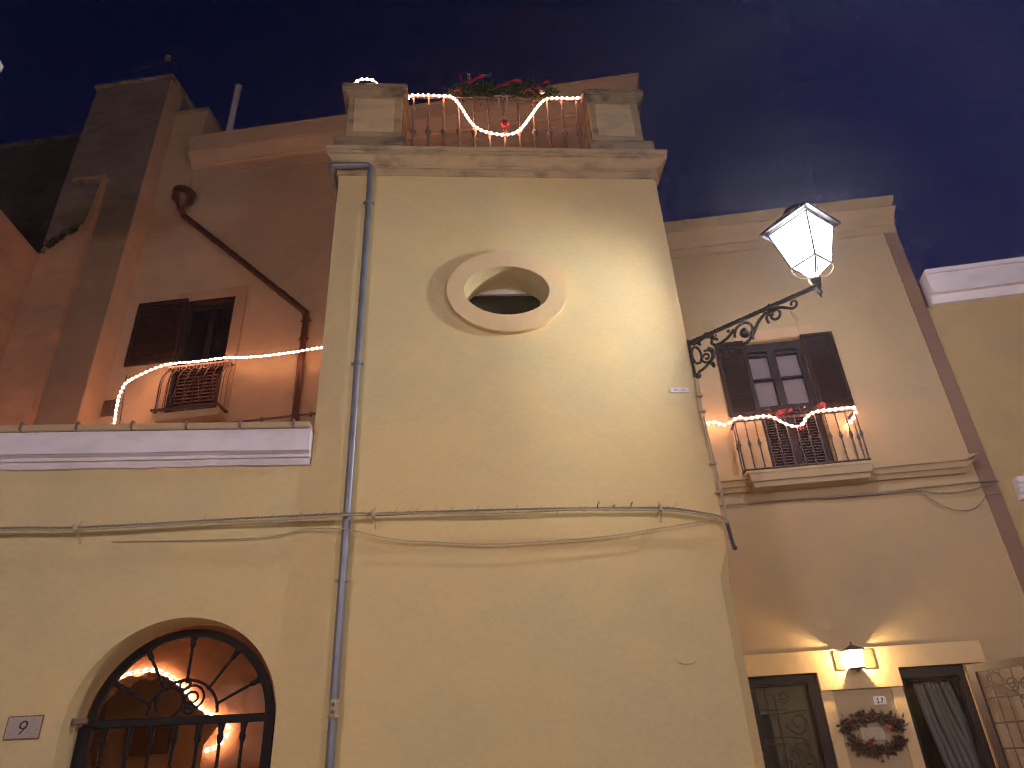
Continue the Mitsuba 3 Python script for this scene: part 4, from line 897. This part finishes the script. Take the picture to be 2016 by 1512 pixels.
for x0, x1 in ((3.79, 3.885), (4.05, 4.175)): add(wl, 'wing', bx(x0, x1, -.05, -.0405, 2.292, 2.47, .003), 'patch_tint', xf=MAIN, label='flat yellow plate added beside the lamp as a lit patch of lintel')  # yellow plates added to stand for lamplit patches of the lintel

# ================================================================== far right house
fh = thing('far_right_house', 'yellow house with white cornices at the right edge of the view', 'house')
add(fh, 'wall', bx(-.25, 6, 0, .4, 0, 6.40), 'plaster_yellow', xf=FAR)
fc = [layer(-.02, 6, .5, 6.40, .06, 6.50, .10, (0, 0)), layer(.0, 6, .5, 6.50, .16, 6.56, .16, (0, 0)), layer(.0, 6, .5, 6.562, .12, 6.80, .12, (0, 0)), layer(.0, 6, .5, 6.802, .15, 6.86, .16, (0, 0))]
add(fh, 'cornice', cat([roughen(m, .004, 3, i + 60, .25) for i, m in enumerate(fc)]), 'plaster_white', smooth=30, xf=FAR)
fs = [layer(.07, 6, .02, 3.86, .05, 3.92, .07, (0, 0)), layer(.07, 6, .02, 3.922, .09, 3.97, .09, (0, 0)), layer(.07, 6, .02, 3.972, .10, 4.02, .11, (0, 0)), layer(.07, 6, .02, 4.022, .13, 4.085, .13, (0, 0))]
add(fh, 'string_course', cat([roughen(m, .003, 3, i + 70, .2) for i, m in enumerate(fs)]), 'plaster_white', smooth=30, xf=FAR)
add(fh, 'pilaster', bx(.14, 6, -.02, 0, 0, 3.86), 'plaster_white', xf=FAR)

# ================================================================== the other side of the street (behind the viewer)
oh = thing('opposite_house', 'plain plastered house across the street behind the viewer', 'house')
holes = [sbox(x0, z0, x1, z1) for x0, x1, z0, z1 in ((-6, -5, 0, 2.4), (-2.2, -1.2, 0, 2.4), (2.0, 3.1, 0, 2.4), (-6, -5, 3.6, 5.4), (-2.2, -1.2, 3.6, 5.4), (2.0, 3.0, 3.6, 5.4), (6.2, 7.2, 3.6, 5.4))]
ow_ = sbox(-14, 0, 14, 7.5)
for h_ in holes: ow_ = ow_.difference(h_)
add(oh, 'wall', slab(ow_, -9.2, -8.9), 'plaster_cream')
for h_ in holes:
    x0, z0, x1, z1 = h_.bounds
    add(oh, 'shutter' if z0 > 1 else 'door', bx(x0, x1, -9.15, -9.1, z0, z1), 'shutter_wood')
add(oh, 'cornice', layer(-14, 14, .3, 7.5, .1, 7.7, .25).apply_transform(trimesh.transformations.rotation_matrix(math.pi, [0, 0, 1])).apply_translation([0, -8.9, 0]), 'plaster_trim')
street_lantern((-4.2, -8.9, 4.5), (0, 1, 0), 1.2, 0, 'lit street lantern across the street, left of the viewer', ACROSS, .7, merged=True, full=False)
street_lantern((4.6, -8.9, 4.5), (0, 1, 0), 1.2, 0, 'lit street lantern across the street, right of the viewer', ACROSS, .9, merged=True, full=False)

# ================================================================== haze added for the lantern glow
scene['air'] = {'type': 'homogeneous', 'albedo': {'type': 'rgb', 'value': [.95, .95, .95]}, 'sigma_t': 0.0042, 'phase': {'type': 'hg', 'g': 0.92}}
scene['haze'] = {'type': 'cube', 'to_world': T().translate([0, 0, 7.1]).scale([640, 640, 8.4]), 'bsdf': {'type': 'null'}, 'interior': {'type': 'ref', 'id': 'air'}}
labels['haze'] = {'label': 'faint haze added to make a glow round the street lantern', 'category': 'haze', 'kind': 'stuff'}
scene['camera']['medium'] = {'type': 'ref', 'id': 'air'}
